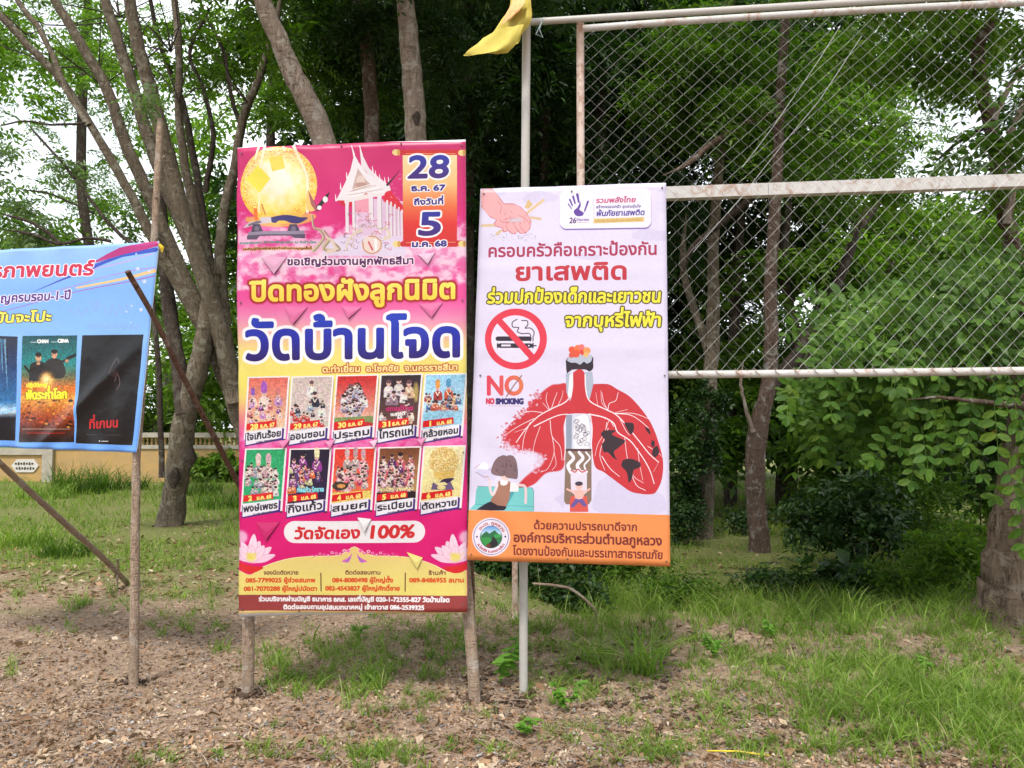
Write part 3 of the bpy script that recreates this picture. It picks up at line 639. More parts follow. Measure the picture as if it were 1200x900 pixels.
# wind slits in the vinyl: shade behind each opening is painted into the print
FLAPS = [(Bz,(155,50),(280,50),(218,136),(240,176,210)), (Bz,(265,288),(375,290),(306,380),(236,110,168)), (Bz,(540,285),(635,290),(572,350),(236,110,168)), (Bz,(915,275),(1030,266),(975,344),(236,110,168)),
         (Bz,(905,30),(990,24),(955,84),(240,190,218)), (D_,(618,66),(685,74),(652,142),(246,240,244)), (D_,(856,236),(934,262),(905,318),(244,226,130)), (D_,(125,92),(240,90),(172,182),(216,18,112)),
         (C_,(232,362),(292,348),(256,402),(242,130,180)), (C_,(462,362),(512,350),(486,402),(242,140,190)), (C_,(676,360),(718,350),(700,398),(246,190,216)), (C_,(905,352),(948,344),(926,388),(242,140,190))]
for f, a_, b_, t_, cl in FLAPS: c.poly([f(a_[0]*.35+b_[0]*.65, a_[1]*.35+b_[1]*.65), f(*t_), f(*b_)], (60,40,40))
c.poly(Z(E5, [(575,385),(612,450),(668,552),(640,560),(600,500)]), (120,24,70), .6); c.poly(Z(E5, [(660,548),(640,520),(700,440),(745,398),(730,450),(690,500)]), (30,26,24)); c.ell(*E5(710,460), 3, 3.6, (240,240,240)); c.ell(*E5(665,525), 2.6, 2.6, (240,240,240))
M['print_fair'] = c.material('vinyl_print_temple_fair', .38, .82)

# ---------- lavender anti-drug board
Q2 = [(563, 221), (780.5, 214), (785.5, 664), (547, 656.5)]
c = Canvas(Q2, 232, 444, 6); c.pk = 6
G5 = lambda X, Y: (545+X/4.739, 210+Y/4.739)
G6 = lambda X, Y: (545+X/4.898, 340+Y/4.898)
G7 = lambda X, Y: (545+X/4.498, 480+Y/4.498)
K6 = lambda X, Y: (640+X/4.287, 390+Y/4.287)
H7 = lambda X, Y: (645+X/8.571, 215+Y/8.571)
PN = lambda X, Y: (545+X/6.208, 520+Y/6.208)
lav = (228,220,246)
c.paint((0, 0, np.ones((c.Ht, c.W))), lav)
for pts in ([(320,100),(400,60),(470,75),(520,95),(480,125),(330,130)], [(930,300),(1000,270),(1060,285),(1120,290),(1120,340),(940,330)], [(600,430),(680,410),(760,430),(700,450)], [(100,50),(200,52),(230,80),(150,90)]): c.poly(Z(G5, pts), (214,206,236), .8, 5, 2)
for pts in ([(700,380),(800,340),(900,420),(1030,440),(1060,520),(980,552),(700,540),(680,460)], [(470,470),(520,440),(520,520),(500,500)], [(60,330),(90,290),(180,330),(120,380)]): c.poly(Z(G7, pts), (212,204,236), .7, 5, 2)
c.poly(Z(G5, [(840,40),(1120,30),(1122,80),(1050,60),(900,55)]), (216,208,238), .7, 0, 3)
# fist breaking cigarettes
sk, skd = (240,176,180), (206,120,132)
c.line(Z(G5, [(95,258),(170,255)]), 3.4, (222,196,160)); c.line(Z(G5, [(175,305),(200,285)]), 3.4, (222,196,160)); c.line(Z(G5, [(340,190),(435,115)]), 3.2, (226,196,150)); c.line(Z(G5, [(365,212),(418,220)]), 3, (222,190,150)); c.poly(Z(G5, [(350,110),(378,140),(350,165),(330,158)]), (222,186,130))
c.poly(Z(G5, [(92,56),(150,52),(185,95),(215,135),(270,135),(310,155),(345,190),(368,235),(360,275),(335,300),(305,300),(290,285),(280,305),(255,300),(240,285),(215,295),(205,270),(170,262),(160,245),(175,225),(140,210),(90,150)]), skd, 1, 0, 0, 2)
c.poly(Z(G5, [(90,60),(150,56),(185,98),(215,138),(270,138),(310,158),(343,192),(365,235),(357,272),(335,296),(308,297),(292,280),(280,302),(258,297),(242,282),(218,290),(208,268),(172,258),(164,245),(178,225),(140,206),(90,146)]), sk, 1, 2)
for pts in ([(215,225),(245,215),(290,220)], [(240,285),(225,255),(240,240)], [(290,282),(270,250),(280,235)], [(335,296),(305,262),(310,240)], [(300,200),(330,215),(360,250)], [(190,225),(215,240),(260,232)], [(180,120),(200,150),(195,190)]): c.line(Z(G5, pts), .7, skd, 1, 4)
c.poly(Z(G5, [(245,222),(300,212),(320,222),(300,235),(250,236)]), (206,200,214), .8, 4)
for k in range(70): c.ell(*G5(140+rng.random()*260, 320+rng.normal()*14), .35, .3, (70,60,80))
for k in range(14): c.ell(*G5(220+rng.random()*170, 180+rng.random()*60), .5, .4, (90,80,110))
# campaign badge
def rrect(pts, r): return pts
def badge(off, col, bl=0):
    pts = []
    for cx_, cy_, a0 in ((160,124,180),(945,112,270),(948,380,0),(160,392,90)):
        for k in range(9): u = math.radians(a0+k*90/8); pts.append((cx_+64*math.cos(u), cy_+62*math.sin(u)))
    c.poly([(x_+off[0], y_+off[1]) for x_, y_ in Z(H7, pts)], col, 1, 0, bl)
badge((.2,1.6), (120,90,170), 2); badge((0,0), (243,239,253))
pu = (98,62,160)
c.poly(Z(H7, [(240,265),(275,235),(300,180),(305,225),(290,260),(330,290),(322,322),(265,326),(235,290)]), pu, 1, 3)
for a_, b_, w_ in (((180,205),(212,252),1.4), ((195,160),(222,222),2), ((228,128),(248,198),2.3), ((270,108),(285,185),2.8), ((378,178),(345,272),2.2)): c.line(Z(H7, [a_, b_]), (w_*1.1, w_*.8), pu)
c.line(Z(H7, [(345,272),(330,310)]), .5, pu)
c.text('26', H7(190,0)[0], H7(255,0)[0], H7(0,398)[1], H7(0,396)[1], 5.2, (90,50,120), .3, (), .1); c.text('มิถุนายน', H7(264,0)[0], H7(386,0)[0], H7(0,374)[1], H7(0,372)[1], 2.2, pu, .12); c.line(Z(H7, [(262,390),(386,388)]), .35, (190,60,90))
c.line(Z(H7, [(437,145),(437,400)]), .5, (170,160,190))
c.text('รวมพลังไทย', H7(458,0)[0], H7(850,0)[0], H7(0,194)[1], H7(0,186)[1], 4.6, (200,60,120), .3, (), .15)
c.text('สร้างครอบครัว ชุมชนอุ่นใจ', H7(458,0)[0], H7(905,0)[0], H7(0,248)[1], H7(0,240)[1], 2.6, (90,70,150), .14, (), .1)
c.text('พ้นภัยยาเสพติด', H7(460,0)[0], H7(940,0)[0], H7(0,326)[1], H7(0,316)[1], 5, (84,70,160), .36, (), .15)
c.poly(Z(H7, [(434,352),(942,336),(940,384),(432,400)]), (226,196,130)); c.text('เนื่องในวันต่อต้านยาเสพติดโลก', H7(455,0)[0], H7(915,0)[0], H7(0,388)[1], H7(0,373)[1], 2.1, (196,160,80), .12)
c.text('ครอบครัวคือเกราะป้องกัน', *[G5(132,0)[0], G5(1062,0)[0]], G5(0,432)[1], G5(0,418)[1], 11.2, (172,44,84), .55)
c.text('ยาเสพติด', G5(285,0)[0], G5(893,0)[0], G5(0,562)[1], G5(0,554)[1], 15.5, (196,44,60), .95)
for st, xa, xb, y0, y1 in (('ร่วมปกป้องเด็กและเยาวชน',125,1080,688,682), ('จากบุหรี่ไฟฟ้า',556,1082,818,816)):
    c.text(st, G5(xa,0)[0], G5(xb,0)[0], G5(0,y0)[1], G5(0,y1)[1], 11.8, (244,232,60), .75, [(1.35, (84,70,30), .2)], .08)
# no smoking sign
rd = (228,54,78)
a_ = np.linspace(0, 2*np.pi, 60)
c.poly(np.array(Z(G6, np.c_[292+178*np.cos(a_), 281+175*np.sin(a_)])), rd); c.poly(np.array(Z(G6, np.c_[290+139*np.cos(a_), 281+136*np.sin(a_)])), (234,226,248))
bk = (40,26,46)
c.line(Z(G6, [(188,279),(370,279)]), 5.4, bk)
for x_ in (376, 390): c.line(Z(G6, [(x_,266),(x_,292)]), 1.2, bk)
c.line(Z(G6, [(200,319),(376,319)]), 5.4, bk); c.line(Z(G6, [(187,308),(187,330)]), 1.6, bk); c.line(Z(G6, [(390,306),(390,332)]), 1.6, bk); c.line(Z(G6, [(390,319),(408,319)]), 1.4, bk); c.line(Z(G6, [(212,318),(258,318)]), 2.4, (226,216,236)); c.ell(*G6(366,319), 1, 1, (226,216,236))
c.line(Z(G6, [(298,168),(272,185),(275,212),(308,215),(300,238),(330,250),(365,248),(378,262)]), 1.1, bk, 1, 5); c.line(Z(G6, [(325,175),(355,176),(360,200),(345,218),(375,218),(395,238),(394,262)]), 1.1, bk, 1, 5)
c.line(Z(G6, [(198,178),(384,384)]), 7.6, rd)
c.text('NO', G6(130,0)[0], G6(330,0)[0], G6(0,600)[1], G6(0,600)[1], 17.5, lambda x, y: np.stack([np.full(x.shape, 226.), np.interp(x, [570,612], [60,120]), np.interp(x, [570,612], [90,80])], -1), 1.1)
c.line(Z(G6, [(238,610),(285,540),(325,490)]), 1.4, (150,110,100))
c.text('NO', G6(122,0)[0], G6(166,0)[0], G6(0,652)[1], G6(0,652)[1], 5, (214,60,90), .7); c.text('SMOKING', G6(178,0)[0], G6(333,0)[0], G6(0,653)[1], G6(0,653)[1], 5, (50,36,110), .7)
c.line(Z(G6, [(132,664),(318,666)]), .5, (200,120,140), .7)
# lungs
lr = (206,50,60)
right = [(222,258),(310,258),(360,285),(420,320),(480,385),(530,460),(565,550),(588,650),(580,740),(552,800),(520,812),(470,808),(420,795),(350,745),(290,700),(245,670),(230,560),(232,480),(215,410),(205,330)]
left = [(100,258),(20,262),(-60,300),(-120,360),(-175,440),(-195,530),(-190,610),(-150,690),(-60,740),(-20,735),(20,710),(80,690),(92,560),(88,470),(105,410),(118,330)]
c.poly(Z(K6, right), lr, 1, 5)
lp = [(60,258),(25,264),(-25,302),(-68,352),(-145,425),(-215,500),(-200,560),(-130,590),(-60,600),(-20,640),(-80,700),(-150,775),(-130,785),(-60,760),(0,705),(85,680),(92,560),(88,470),(105,410),(118,330),(106,258)]
c.poly(Z(K6, lp), lr, 1, 5, 3)
for k in range(420):                                     # the burnt away edge of the left lung
    u = rng.random(); e = crom(np.array(lp[2:11], float), 8); p_ = e[int(u*(len(e)-1))]; r_ = rng.random()
    q = (p_[0]+rng.normal()*11, p_[1]+rng.normal()*11); c.ell(*K6(*q), .6+r_*1.5, .5+r_*1.2, lr if rng.random() < .6 else lav, .55)
for pts in ([(-200,540),(-150,590),(-90,590),(-30,610),(-10,650),(-60,690),(-110,720),(-170,690),(-190,620)],): c.poly(Z(K6, pts), lav, .8, 5, 6)
c.poly(Z(K6, [(98,205),(232,195),(238,255),(220,330),(118,332),(102,300)]), (176,186,206)); c.poly(Z(K6, [(118,210),(135,200),(132,330),(108,320)]), (240,240,250))
c.poly(Z(K6, [(100,165),(110,120),(225,110),(236,150),(236,180),(215,195),(200,185),(130,185),(105,205)]), (46,34,48), 1, 2)
c.poly(Z(K6, [(105,140),(120,115),(220,108),(228,140),(205,155),(190,145),(170,160),(150,150),(125,150)]), (190,196,214), 1, 3)
for x_, y_, r_, cl in ((130,85,4,(232,90,60)),(160,80,4.5,(240,120,70)),(185,95,4,(226,70,60)),(205,90,4.2,(240,160,90)),(150,105,4.5,(236,90,60)),(178,72,3.5,(236,120,120)),(128,112,3.2,(226,90,70)),(200,110,3,(236,190,120))): c.ell(*K6(x_, y_), r_, r_, cl)
wv = (250,236,244)
c.poly(Z(K6, [(135,200),(165,182),(192,200),(196,260),(205,320),(225,360),(330,400),(380,440),(365,500),(330,455),(230,410),(110,408),(20,435),(-60,480),(-80,450),(30,390),(110,350),(128,320),(134,260)]), lr, 1, 3)
for pts, w_ in (([(196,210),(200,290),(222,345),(300,385),(350,410),(400,460),(440,510),(480,560),(520,610),(565,650)],1.5), ([(132,210),(130,290),(100,345),(30,380),(-40,420),(-100,480),(-150,550)],1.5), ([(-60,470),(0,440),(60,415),(105,408)],1.4), ([(215,408),(290,425),(340,455),(360,500),(420,540),(460,590),(500,650),(525,700),(543,758)],1.5),
    ([(345,405),(420,412),(470,440),(515,478)],1), ([(345,405),(440,405),(515,432)],.8), ([(310,390),(290,350),(280,300)],.8), ([(310,390),(318,355),(350,340),(362,300)],.9), ([(305,380),(280,350),(275,290)],.6), ([(260,370),(250,300)],.5), ([(340,405),(370,395),(410,385)],.6), ([(370,430),(400,490),(420,515)],.8),
    ([(305,450),(295,500),(260,560),(245,620)],.7), ([(312,480),(282,560),(270,620),(295,690)],.8), ([(280,620),(320,680),(368,722)],1), ([(395,530),(410,640),(440,720),(490,755)],.7), ([(460,580),(470,660),(486,740)],.7), ([(410,650),(450,760),(500,792)],.9), ([(510,570),(560,600),(585,625)],.6), ([(540,700),(560,660),(568,640)],.3), ([(340,470),(318,440),(302,480)],.8),
    ([(20,440),(30,520),(70,570),(80,640)],.8), ([(30,520),(40,600),(10,680),(-30,700)],.7), ([(40,600),(50,660),(30,690)],.6), ([(-30,470),(-60,560),(-70,640)],.6), ([(-80,450),(-110,520),(-120,590)],.8), ([(20,390),(0,340),(5,300)],.7), ([(25,385),(40,340),(55,300)],.8), ([(60,365),(80,320),(85,290)],.6), ([(-20,400),(-90,395),(-150,420)],.8), ([(15,388),(-10,360),(-20,350)],.6), ([(-60,430),(-140,470),(-200,510)],.8), ([(-100,480),(-160,500)],.5)):
    c.line(Z(K6, pts), (w_, w_*.7), wv, 1, 4)
c.line(Z(K6, [(105,408),(92,470),(98,560),(90,640)]), .9, wv, 1, 4); c.line(Z(K6, [(222,410),(232,480),(228,560),(232,640)]), .9, wv, 1, 4)
for pts in ([(290,490),(350,490),(330,510),(370,530),(398,545),(360,580),(340,600),(355,635),(372,645),(340,630),(310,600),(290,600),(280,560),(296,540),(275,510)], [(385,640),(420,632),(470,650),(472,675),(440,690),(432,730),(415,752),(405,700),(378,670)], [(392,450),(438,455),(440,490),(425,510),(405,480)], [(495,472),(515,480),(526,510),(510,500)], [(530,540),(545,545),(542,575),(528,565)], [(538,580),(558,568),(568,600),(550,625),(532,610)]): c.poly(Z(K6, pts), (54,36,46), 1, 3)
# the cigarette tube, its smoke and the small boy
c.poly(Z(K6, [(100,412),(222,410),(226,590),(100,590)]), (214,216,232)); c.poly(Z(K6, [(100,412),(130,412),(128,590),(100,590)]), (150,160,180)); c.poly(Z(K6, [(145,425),(210,420),(212,588),(140,588)]), (244,242,250), 1, 3)
for k in range(22): 
    x_, y_ = 145+rng.random()*60, 430+rng.random()*140; c.line(Z(K6, [(x_,y_),(x_+14,y_+8),(x_+6,y_+20),(x_-8,y_+14),(x_,y_)]), .5, (70,60,80), .8, 4)
c.poly(Z(K6, [(98,590),(228,590),(228,840),(215,862),(100,862),(90,845)]), (140,116,100)); c.poly(Z(K6, [(98,583),(228,583),(228,594),(98,594)]), (84,50,60))
c.poly(Z(K6, [(122,690),(205,690),(205,800),(170,830),(125,800)]), (232,222,240))
for x_ in (118, 165, 200): c.line(Z(K6, [(x_,600),(x_+20,630),(x_-8,665),(x_+6,700)]), (3.4, 4.4) if x_ < 190 else 2, (244,240,250), 1, 5)
c.line(Z(K6, [(125,690),(145,700),(160,685),(180,700),(205,688)]), 1.4, (206,60,70), 1, 4)
c.poly(Z(K6, [(118,850),(125,820),(205,820),(208,850),(212,900),(120,900)]), (222,90,80)); c.poly(Z(K6, [(122,870),(150,830),(180,830),(206,868),(190,875),(165,850),(135,880)]), (110,90,160))
c.line(Z(K6, [(105,785),(140,800),(190,800),(218,785)]), 2.2, (246,190,180), 1, 3); c.poly(Z(K6, [(142,790),(188,790),(184,832),(146,832)]), (246,190,180), 1, 2); c.ell(*K6(165,770), 4.4, 4, (246,196,184)); c.ell(*K6(165,758), 4.6, 2.6, (70,56,80))
# lung-headed smoker on the sofa
c.poly(Z(PN, [(95,310),(490,320),(502,345),(500,495),(30,480),(70,440),(80,340)]), (120,206,206), 1, 0); c.line(Z(PN, [(70,440),(500,458)]), .5, (70,150,156)); c.line(Z(PN, [(90,310),(490,320),(500,345),(498,490)]), .5, (70,130,140))
c.poly(Z(PN, [(300,460),(360,350),(330,350),(280,480)]), (70,160,170))
c.poly(Z(PN, [(80,482),(160,430),(210,420),(285,440),(285,484)]), (44,32,50), 1, 2); c.poly(Z(PN, [(245,270),(325,275),(330,330),(300,455),(185,420),(215,370),(235,300)]), (170,120,100), 1, 2); c.poly(Z(PN, [(330,282),(390,288),(388,348),(325,350)]), (244,240,244))
c.line(Z(PN, [(390,300),(435,310),(442,370),(440,430)]), 3, (240,210,214), 1, 4); c.line(Z(PN, [(235,300),(205,370),(185,340),(178,270)]), 3, (240,216,220), 1, 4); c.line(Z(PN, [(175,262),(160,238),(130,240)]), 1.6, (236,200,204)); c.line(Z(PN, [(75,205),(140,242),(170,240)]), .5, (120,90,140)); c.line(Z(PN, [(70,180),(110,150),(150,145),(165,180),(190,190)]), .5, (190,120,140), 1, 4); c.poly(Z(PN, [(90,180),(120,140),(155,140),(170,185)]), (250,248,252), .9, 3)
c.poly(Z(PN, [(262,225),(315,225),(312,290),(262,290)]), (240,206,200)); c.poly(Z(PN, [(255,260),(310,268),(300,300),(260,300)]), (244,240,244), 1, 2)
lb, ld = (132,104,110), (78,58,66)
for pts in ([(275,85),(300,95),(296,160),(290,215),(270,235),(195,215),(205,150),(235,105)], [(325,85),(350,92),(372,130),(382,200),(378,250),(350,252),(292,235),(300,160),(305,95)]): c.poly(Z(PN, pts), ld, 1, 4, 0, 2); c.poly(Z(PN, pts), lb, 1, 4)
for k in range(26):
    x_, y_ = 215+rng.random()*150, 120+rng.random()*100; c.line(Z(PN, [(x_,y_),(x_+8,y_+rng.normal()*8),(x_+14,y_+10)]), .45, ld, .8, 3)
# orange foot with the seal and the office's name
c.poly(Z(G7, [(0,529),(1100,556),(1120,900),(-20,900)]), (246,150,84)); 
mar = (126,44,40)
c.text('ด้วยความปรารถนาดีจาก', G7(364,0)[0], G7(905,0)[0], G7(0,630)[1], G7(0,640)[1], 7.2, mar, .4)
c.text('องค์การบริหารส่วนตำบลภูหลวง', G7(258,0)[0], G7(1036,0)[0], G7(0,697)[1], G7(0,716)[1], 8.4, mar, .5)
c.text('โดยงานป้องกันและบรรเทาสาธารณภัย', G7(252,0)[0], G7(1040,0)[0], G7(0,765)[1], G7(0,788)[1], 7.6, mar, .4)
cx, cy = G7(137, 672)
c.ell(cx, cy, 22.4, 22.6, (240,230,244)); c.ell(cx, cy, 20.6, 20.8, (60,40,120)); c.ell(cx, cy, 20, 20.2, (240,230,244)); c.ell(cx, cy, 13, 13.2, (60,60,80)); 
c.ell(cx, cy, 12.6, 12.8, grad([(cy-13,(90,150,220)),(cy-5,(190,220,240)),(cy,(60,140,90)),(cy+13,(30,100,60))]))
c.poly([(cx-11,cy-2),(cx-6,cy-7),(cx-2,cy-4),(cx+4,cy-8),(cx+11,cy-1),(cx+12,cy+3),(cx-12,cy+3)], (40,110,70)); c.poly([(cx-12,cy+1),(cx-3,cy),(cx+1,cy+5),(cx-3,cy+12),(cx-10,cy+7)], (50,150,70), 1, 3); c.ell(cx+7, cy-1, 4, 2.4, (60,160,80)); c.poly([(cx+2,cy-1),(cx+4,cy+1),(cx+8,cy+8),(cx+2,cy+12.4),(cx-6,cy+10.5),(cx,cy+5)], (34,30,34), 1, 3); c.ell(cx-3, cy+10, 3, 1.4, (130,50,40))
def arc_text(st, r, a0, a1, h_, cl, inward=False):
    E_, adv = layout(st)
    def mp(X, Y):
        u = a0+(a1-a0)*X/adv; rr = r+(-Y if inward else Y)*h_/.56
        return np.c_[cx+rr*np.cos(u), cy+rr*np.sin(u)]
    mk = c.edges_mask(np.c_[mp(E_[:, 0], E_[:, 1]), mp(E_[:, 2], E_[:, 3])]); c.paint(c.dil(mk, 1), cl)
arc_text('อบต. ภูหลวง', 14.6, math.radians(212), math.radians(338), 2.8, (170,40,60)); arc_text('อ.โชคชัย จ.นครราชสีมา', 18.3, math.radians(152), math.radians(28), 2.4, (170,40,60), True)
for x_ in (-16.6, 16.6): c.ell(cx+x_, cy-.4, 1.1, 1.1, (50,40,110))
M['print_drug'] = c.material('vinyl_print_campaign', .5, .82)

# ---------- blue film-night banner
Q3 = [(-130, 300), (187, 283), (160.5, 530.5), (-130, 519)]
c = Canvas(Q3, 300, 240, 5); c.pk = 5
J = lambda X, Y: (X/3.335, 270+Y/3.335)
c.paint((0, 0, np.ones((c.Ht, c.W))), grad([(283,(150,190,238)),(340,(122,172,238)),(400,(132,182,242)),(530,(104,160,238))]))
c.poly(Z(J, [(610,38),(618,62),(480,95),(370,128),(375,118),(470,68),(540,52)]), (176,40,120), 1, 2); c.poly(Z(J, [(612,66),(612,84),(480,104),(370,148),(375,130),(490,92)]), (50,80,190), 1, 2); c.line(Z(J, [(370,146),(250,190),(130,240)]), (3.5, .4), (60,70,180), 1, 4)
c.line(Z(J, [(606,158),(480,190),(300,225)]), (4, 2), (236,190,130), 1, 4); c.line(Z(J, [(606,178),(480,205),(300,240),(0,320)]), (1.2, .7), (160,90,180), 1, 4); c.line(Z(J, [(606,145),(480,165),(280,220),(0,300)]), (.8, .5), (190,110,190), 1, 4); c.line(Z(J, [(600,90),(480,125),(370,150)]), .8, (214,150,200), 1, 4)
for x_, y_, r_ in ((540,150,3),(532,92,1.6),(565,200,3.4),(585,160,2),(552,310,3),(515,295,1.6),(495,318,1.6),(512,360,1.2),(590,40,1.3)):
    a_ = np.arange(10)*math.pi/5-math.pi/2; rr = np.where(np.arange(10) % 2 == 0, r_, r_*.42); X0, Y0 = J(x_, y_); c.poly(np.c_[X0+rr*np.cos(a_), Y0+rr*np.sin(a_)], (206,214,246))
c.text('บริการภาพยนตร์', -64, 109, 327, 322, 12.5, (196,32,70), .7, [(.9, (246,240,250), 0)], .1)
c.text('ทำบุญครบรอบ-1-ปี', -21, 82, 356, 350.5, 8, (90,50,130), .5, [(.7, (240,236,250), 0)], .1)
c.text('บ้านขันจะโปะ', -37, 59, 379, 376.5, 9, (246,230,90), .55, [(.8, (50,40,40), 0)], .15)
def scribble(x0, y0, n, w_, h_):
    pts = []
    for k in range(n): pts += [(x0+k*w_, y0), (x0+k*w_+w_*.3, y0-h_*(.6+.4*rng.random())), (x0+k*w_+w_*.7, y0-h_*.2*rng.random())]
    c.line(pts, .45, (150,140,200), .8, 4)
scribble(80, 369, 3, 9, 11); scribble(108, 364, 2, 5, 14); scribble(122, 368, 4, 8, 14); scribble(104, 385, 9, 7, 6)
def poster(q, f): c.poly(q, f)
poster(Z(J, [(-200,405),(70,415),(60,822),(-200,815)]), grad([(395,(20,26,50)),(430,(30,60,110)),(470,(40,110,170)),(482,(200,220,240)),(490,(12,16,30)),(520,(8,10,20))]))
for k in range(22):
    x_ = -20+rng.random()*36; c.line([(x_, 398),(x_+rng.normal()*2, 420+rng.random()*40)], (2.6,.3), random.choice([(16,20,40),(50,110,160),(10,14,30),(120,170,200)]), .8)
c.line([(-20,486),(6,483),(18,478)], 3, (150,200,240), .9, 4)
poster(Z(J, [(88,412),(302,410),(290,828),(76,828)]), grad([(393,(10,70,80)),(425,(24,130,130)),(440,(90,100,70)),(455,(214,110,40)),(468,(220,150,60)),(490,(150,60,30)),(515,(30,12,12))]))
for x_, y_, s_, cl in ((150,500,11,(30,26,26)), (212,488,12,(36,30,26))):
    X0, Y0 = J(x_, y_); c.poly([(X0-s_,Y0+26),(X0-s_*.9,Y0+9),(X0-4,Y0+4),(X0+4,Y0+4),(X0+s_*.9,Y0+9),(X0+s_,Y0+26)], cl, 1, 3); c.ell(X0, Y0-1, 3.4, 4.8, (206,150,116)); c.ell(X0, Y0-4.4, 3.8, 2.6, (24,18,18)); c.line([(X0-1.5,Y0+1.8),(X0+1.5,Y0+1.8)], .4, (120,70,60)); c.line([(X0-2,Y0-1),(X0-.8,Y0-1)], .4, (30,20,20)); c.line([(X0+.8,Y0-1),(X0+2,Y0-1)], .4, (30,20,20))
c.line(Z(J, [(120,560),(96,530)]), 2.4, (30,26,26)); c.line(Z(J, [(228,520),(292,490)]), 3, (30,26,26)); c.line(Z(J, [(262,498),(296,484)]), 2, (14,12,14)); c.ell(*J(262,510), 2.4, 1.8, (206,150,116)); c.ell(*J(150,520), 2.4, 1.8, (206,150,116))
c.ell(*J(182,590), 9, 11, (240,170,80), .8, 0, 12); c.ell(*J(180,580), 5, 5, (252,226,150), .9, 0, 8)
for k in range(50): c.ell(*J(85+rng.random()*200, 660+rng.random()*110), .6+rng.random()*3, .5+rng.random()*1.2, random.choice([(40,16,14),(226,110,40),(24,12,12),(246,170,70),(120,40,24)]), .7)
c.photo(Z(J, [(88,412),(302,410),(290,828),(76,828)]), 4, .4, 3.); c.photo(Z(J, [(-190,407),(70,415),(60,822),(-190,815)]), 5, .3, 13.)
c.text('CHAN', J(146,0)[0], J(188,0)[0], J(0,440)[1], J(0,440)[1], 3.2, (240,240,240), .3); c.text('CENA', J(226,0)[0], J(268,0)[0], J(0,438)[1], J(0,438)[1], 3.2, (240,240,240), .3); c.line([J(120,437), J(143,437)], .7, (200,210,210)); c.line([J(200,436), J(222,436)], .7, (200,210,210)); c.line([J(90,776), J(275,776)], .6, (220,210,200), .7); c.line([J(110,792), J(255,792)], .9, (190,40,30), .8)
c.text('ปฏิบัติการ', J(104,0)[0], J(184,0)[0], J(0,612)[1], J(0,612)[1], 3.6, (244,226,50), .4); c.text('ฟัดระห่ำโลก', J(102,0)[0], J(262,0)[0], J(0,660)[1], J(0,656)[1], 8, (244,226,50), .75, [(.4,(60,40,10),0)])
poster(Z(J, [(322,410),(562,407),(518,840),(296,832)]), grad([(393,(12,10,16)),(520,(20,18,22))]))
c.line(Z(J, [(430,560),(445,520),(460,500),(470,520)]), .8, (150,120,120), .6, 4); c.line(Z(J, [(450,590),(462,560),(470,600),(455,625)]), .8, (170,130,130), .6, 4); c.ell(*J(452,560), 4, 5, (60,40,44), .7, 0, 6)
c.text('ที่เกมน', J(350,0)[0], J(462,0)[0], J(0,775)[1], J(0,768)[1], 8.5, (196,36,44), .4)
c.line([J(335,798), J(480,800)], .4, (120,116,120), .6); c.ell(*J(390,823), .8, .8, (220,220,220)); c.line([J(398,824), J(422,824)], .8, (210,210,210))
for k in range(5): c.line([(0+k*3,283.2+(187-k*3)*.053),(1+k*3,290)], .2, (180,206,240), .4)
M['print_film'] = c.material('vinyl_print_film_night', .2)
# ------------------------------------------------------------------ the three banners
def sheet(name, quad, D4, mat, parent, th=.004, n=(30, 56), warp=None):
    """a printed sheet: front face with the print, real thickness, a white back; its corners are the four corners of the board"""
    Hq = homog([(0, 0), (1, 0), (1, 1), (0, 1)], quad); nu, nv = n
    U, Vv = np.meshgrid(np.linspace(0, 1, nu), np.linspace(0, 1, nv)); px = hmap(Hq, np.c_[U.ravel(), Vv.ravel()])
    A_ = np.c_[np.array(quad, float), np.ones(4)]; co, *_ = np.linalg.lstsq(A_, 1/np.array(D4, float), rcond=None)
    D = 1/(np.c_[px, np.ones(len(px))]@co)
    Pt = np.array([P(x, y, d) for (x, y), d in zip(px, D)])
    nrm = np.cross(Pt[nu-1]-Pt[0], Pt[-nu]-Pt[0]); nrm /= np.linalg.norm(nrm)
    if nrm[1] > 0: nrm = -nrm
    u, v_ = U.ravel(), Vv.ravel()
    if warp is not None: Pt = Pt+nrm*warp(u, v_)[:, None]
    N0 = len(Pt); V = np.vstack([Pt, Pt-nrm*th]); uv = np.vstack([np.c_[u, 1-v_]]*2)
    I = np.arange(N0).reshape(nv, nu); F = []
    for j in range(nv-1):
        for i in range(nu-1):
            a, b_, c_, d = I[j, i], I[j, i+1], I[j+1, i+1], I[j+1, i]; F.append((a, d, c_, b_))
    nf = len(F)
    for j in range(nv-1):
        for i in range(nu-1):
            a, b_, c_, d = I[j, i]+N0, I[j, i+1]+N0, I[j+1, i+1]+N0, I[j+1, i]+N0; F.append((a, b_, c_, d))
    rim = [I[0, i] for i in range(nu)]+[I[j, -1] for j in range(1, nv)]+[I[-1, i] for i in range(nu-2, -1, -1)]+[I[j, 0] for j in range(nv-2, 0, -1)]
    for k in range(len(rim)): a, b_ = rim[k], rim[(k+1) % len(rim)]; F.append((a, b_, b_+N0, a+N0))
    o = mesh(name, V, F, mat, parent, True, uv); o.data.materials.append(M['vinyl_back'])
    mi = np.zeros(len(F), np.int32); mi[nf:] = 1; o.data.polygons.foreach_set('material_index', mi)
    def at(x, y, off=0):
        d = 1/(np.array([x, y, 1])@co); u_, w_ = hmap(np.linalg.inv(Hq), [(x, y)])[0]; wo = float(np.asarray(warp(np.array([u_]), np.array([w_])))[0]) if warp is not None and off > 0 else 0
        return P(x, y, d)+nrm*(off+wo)
    return o, at, nrm
M['vinyl_back'] = plain('white_vinyl', (.66,.65,.64), .55, 0, .06, 9, .05)
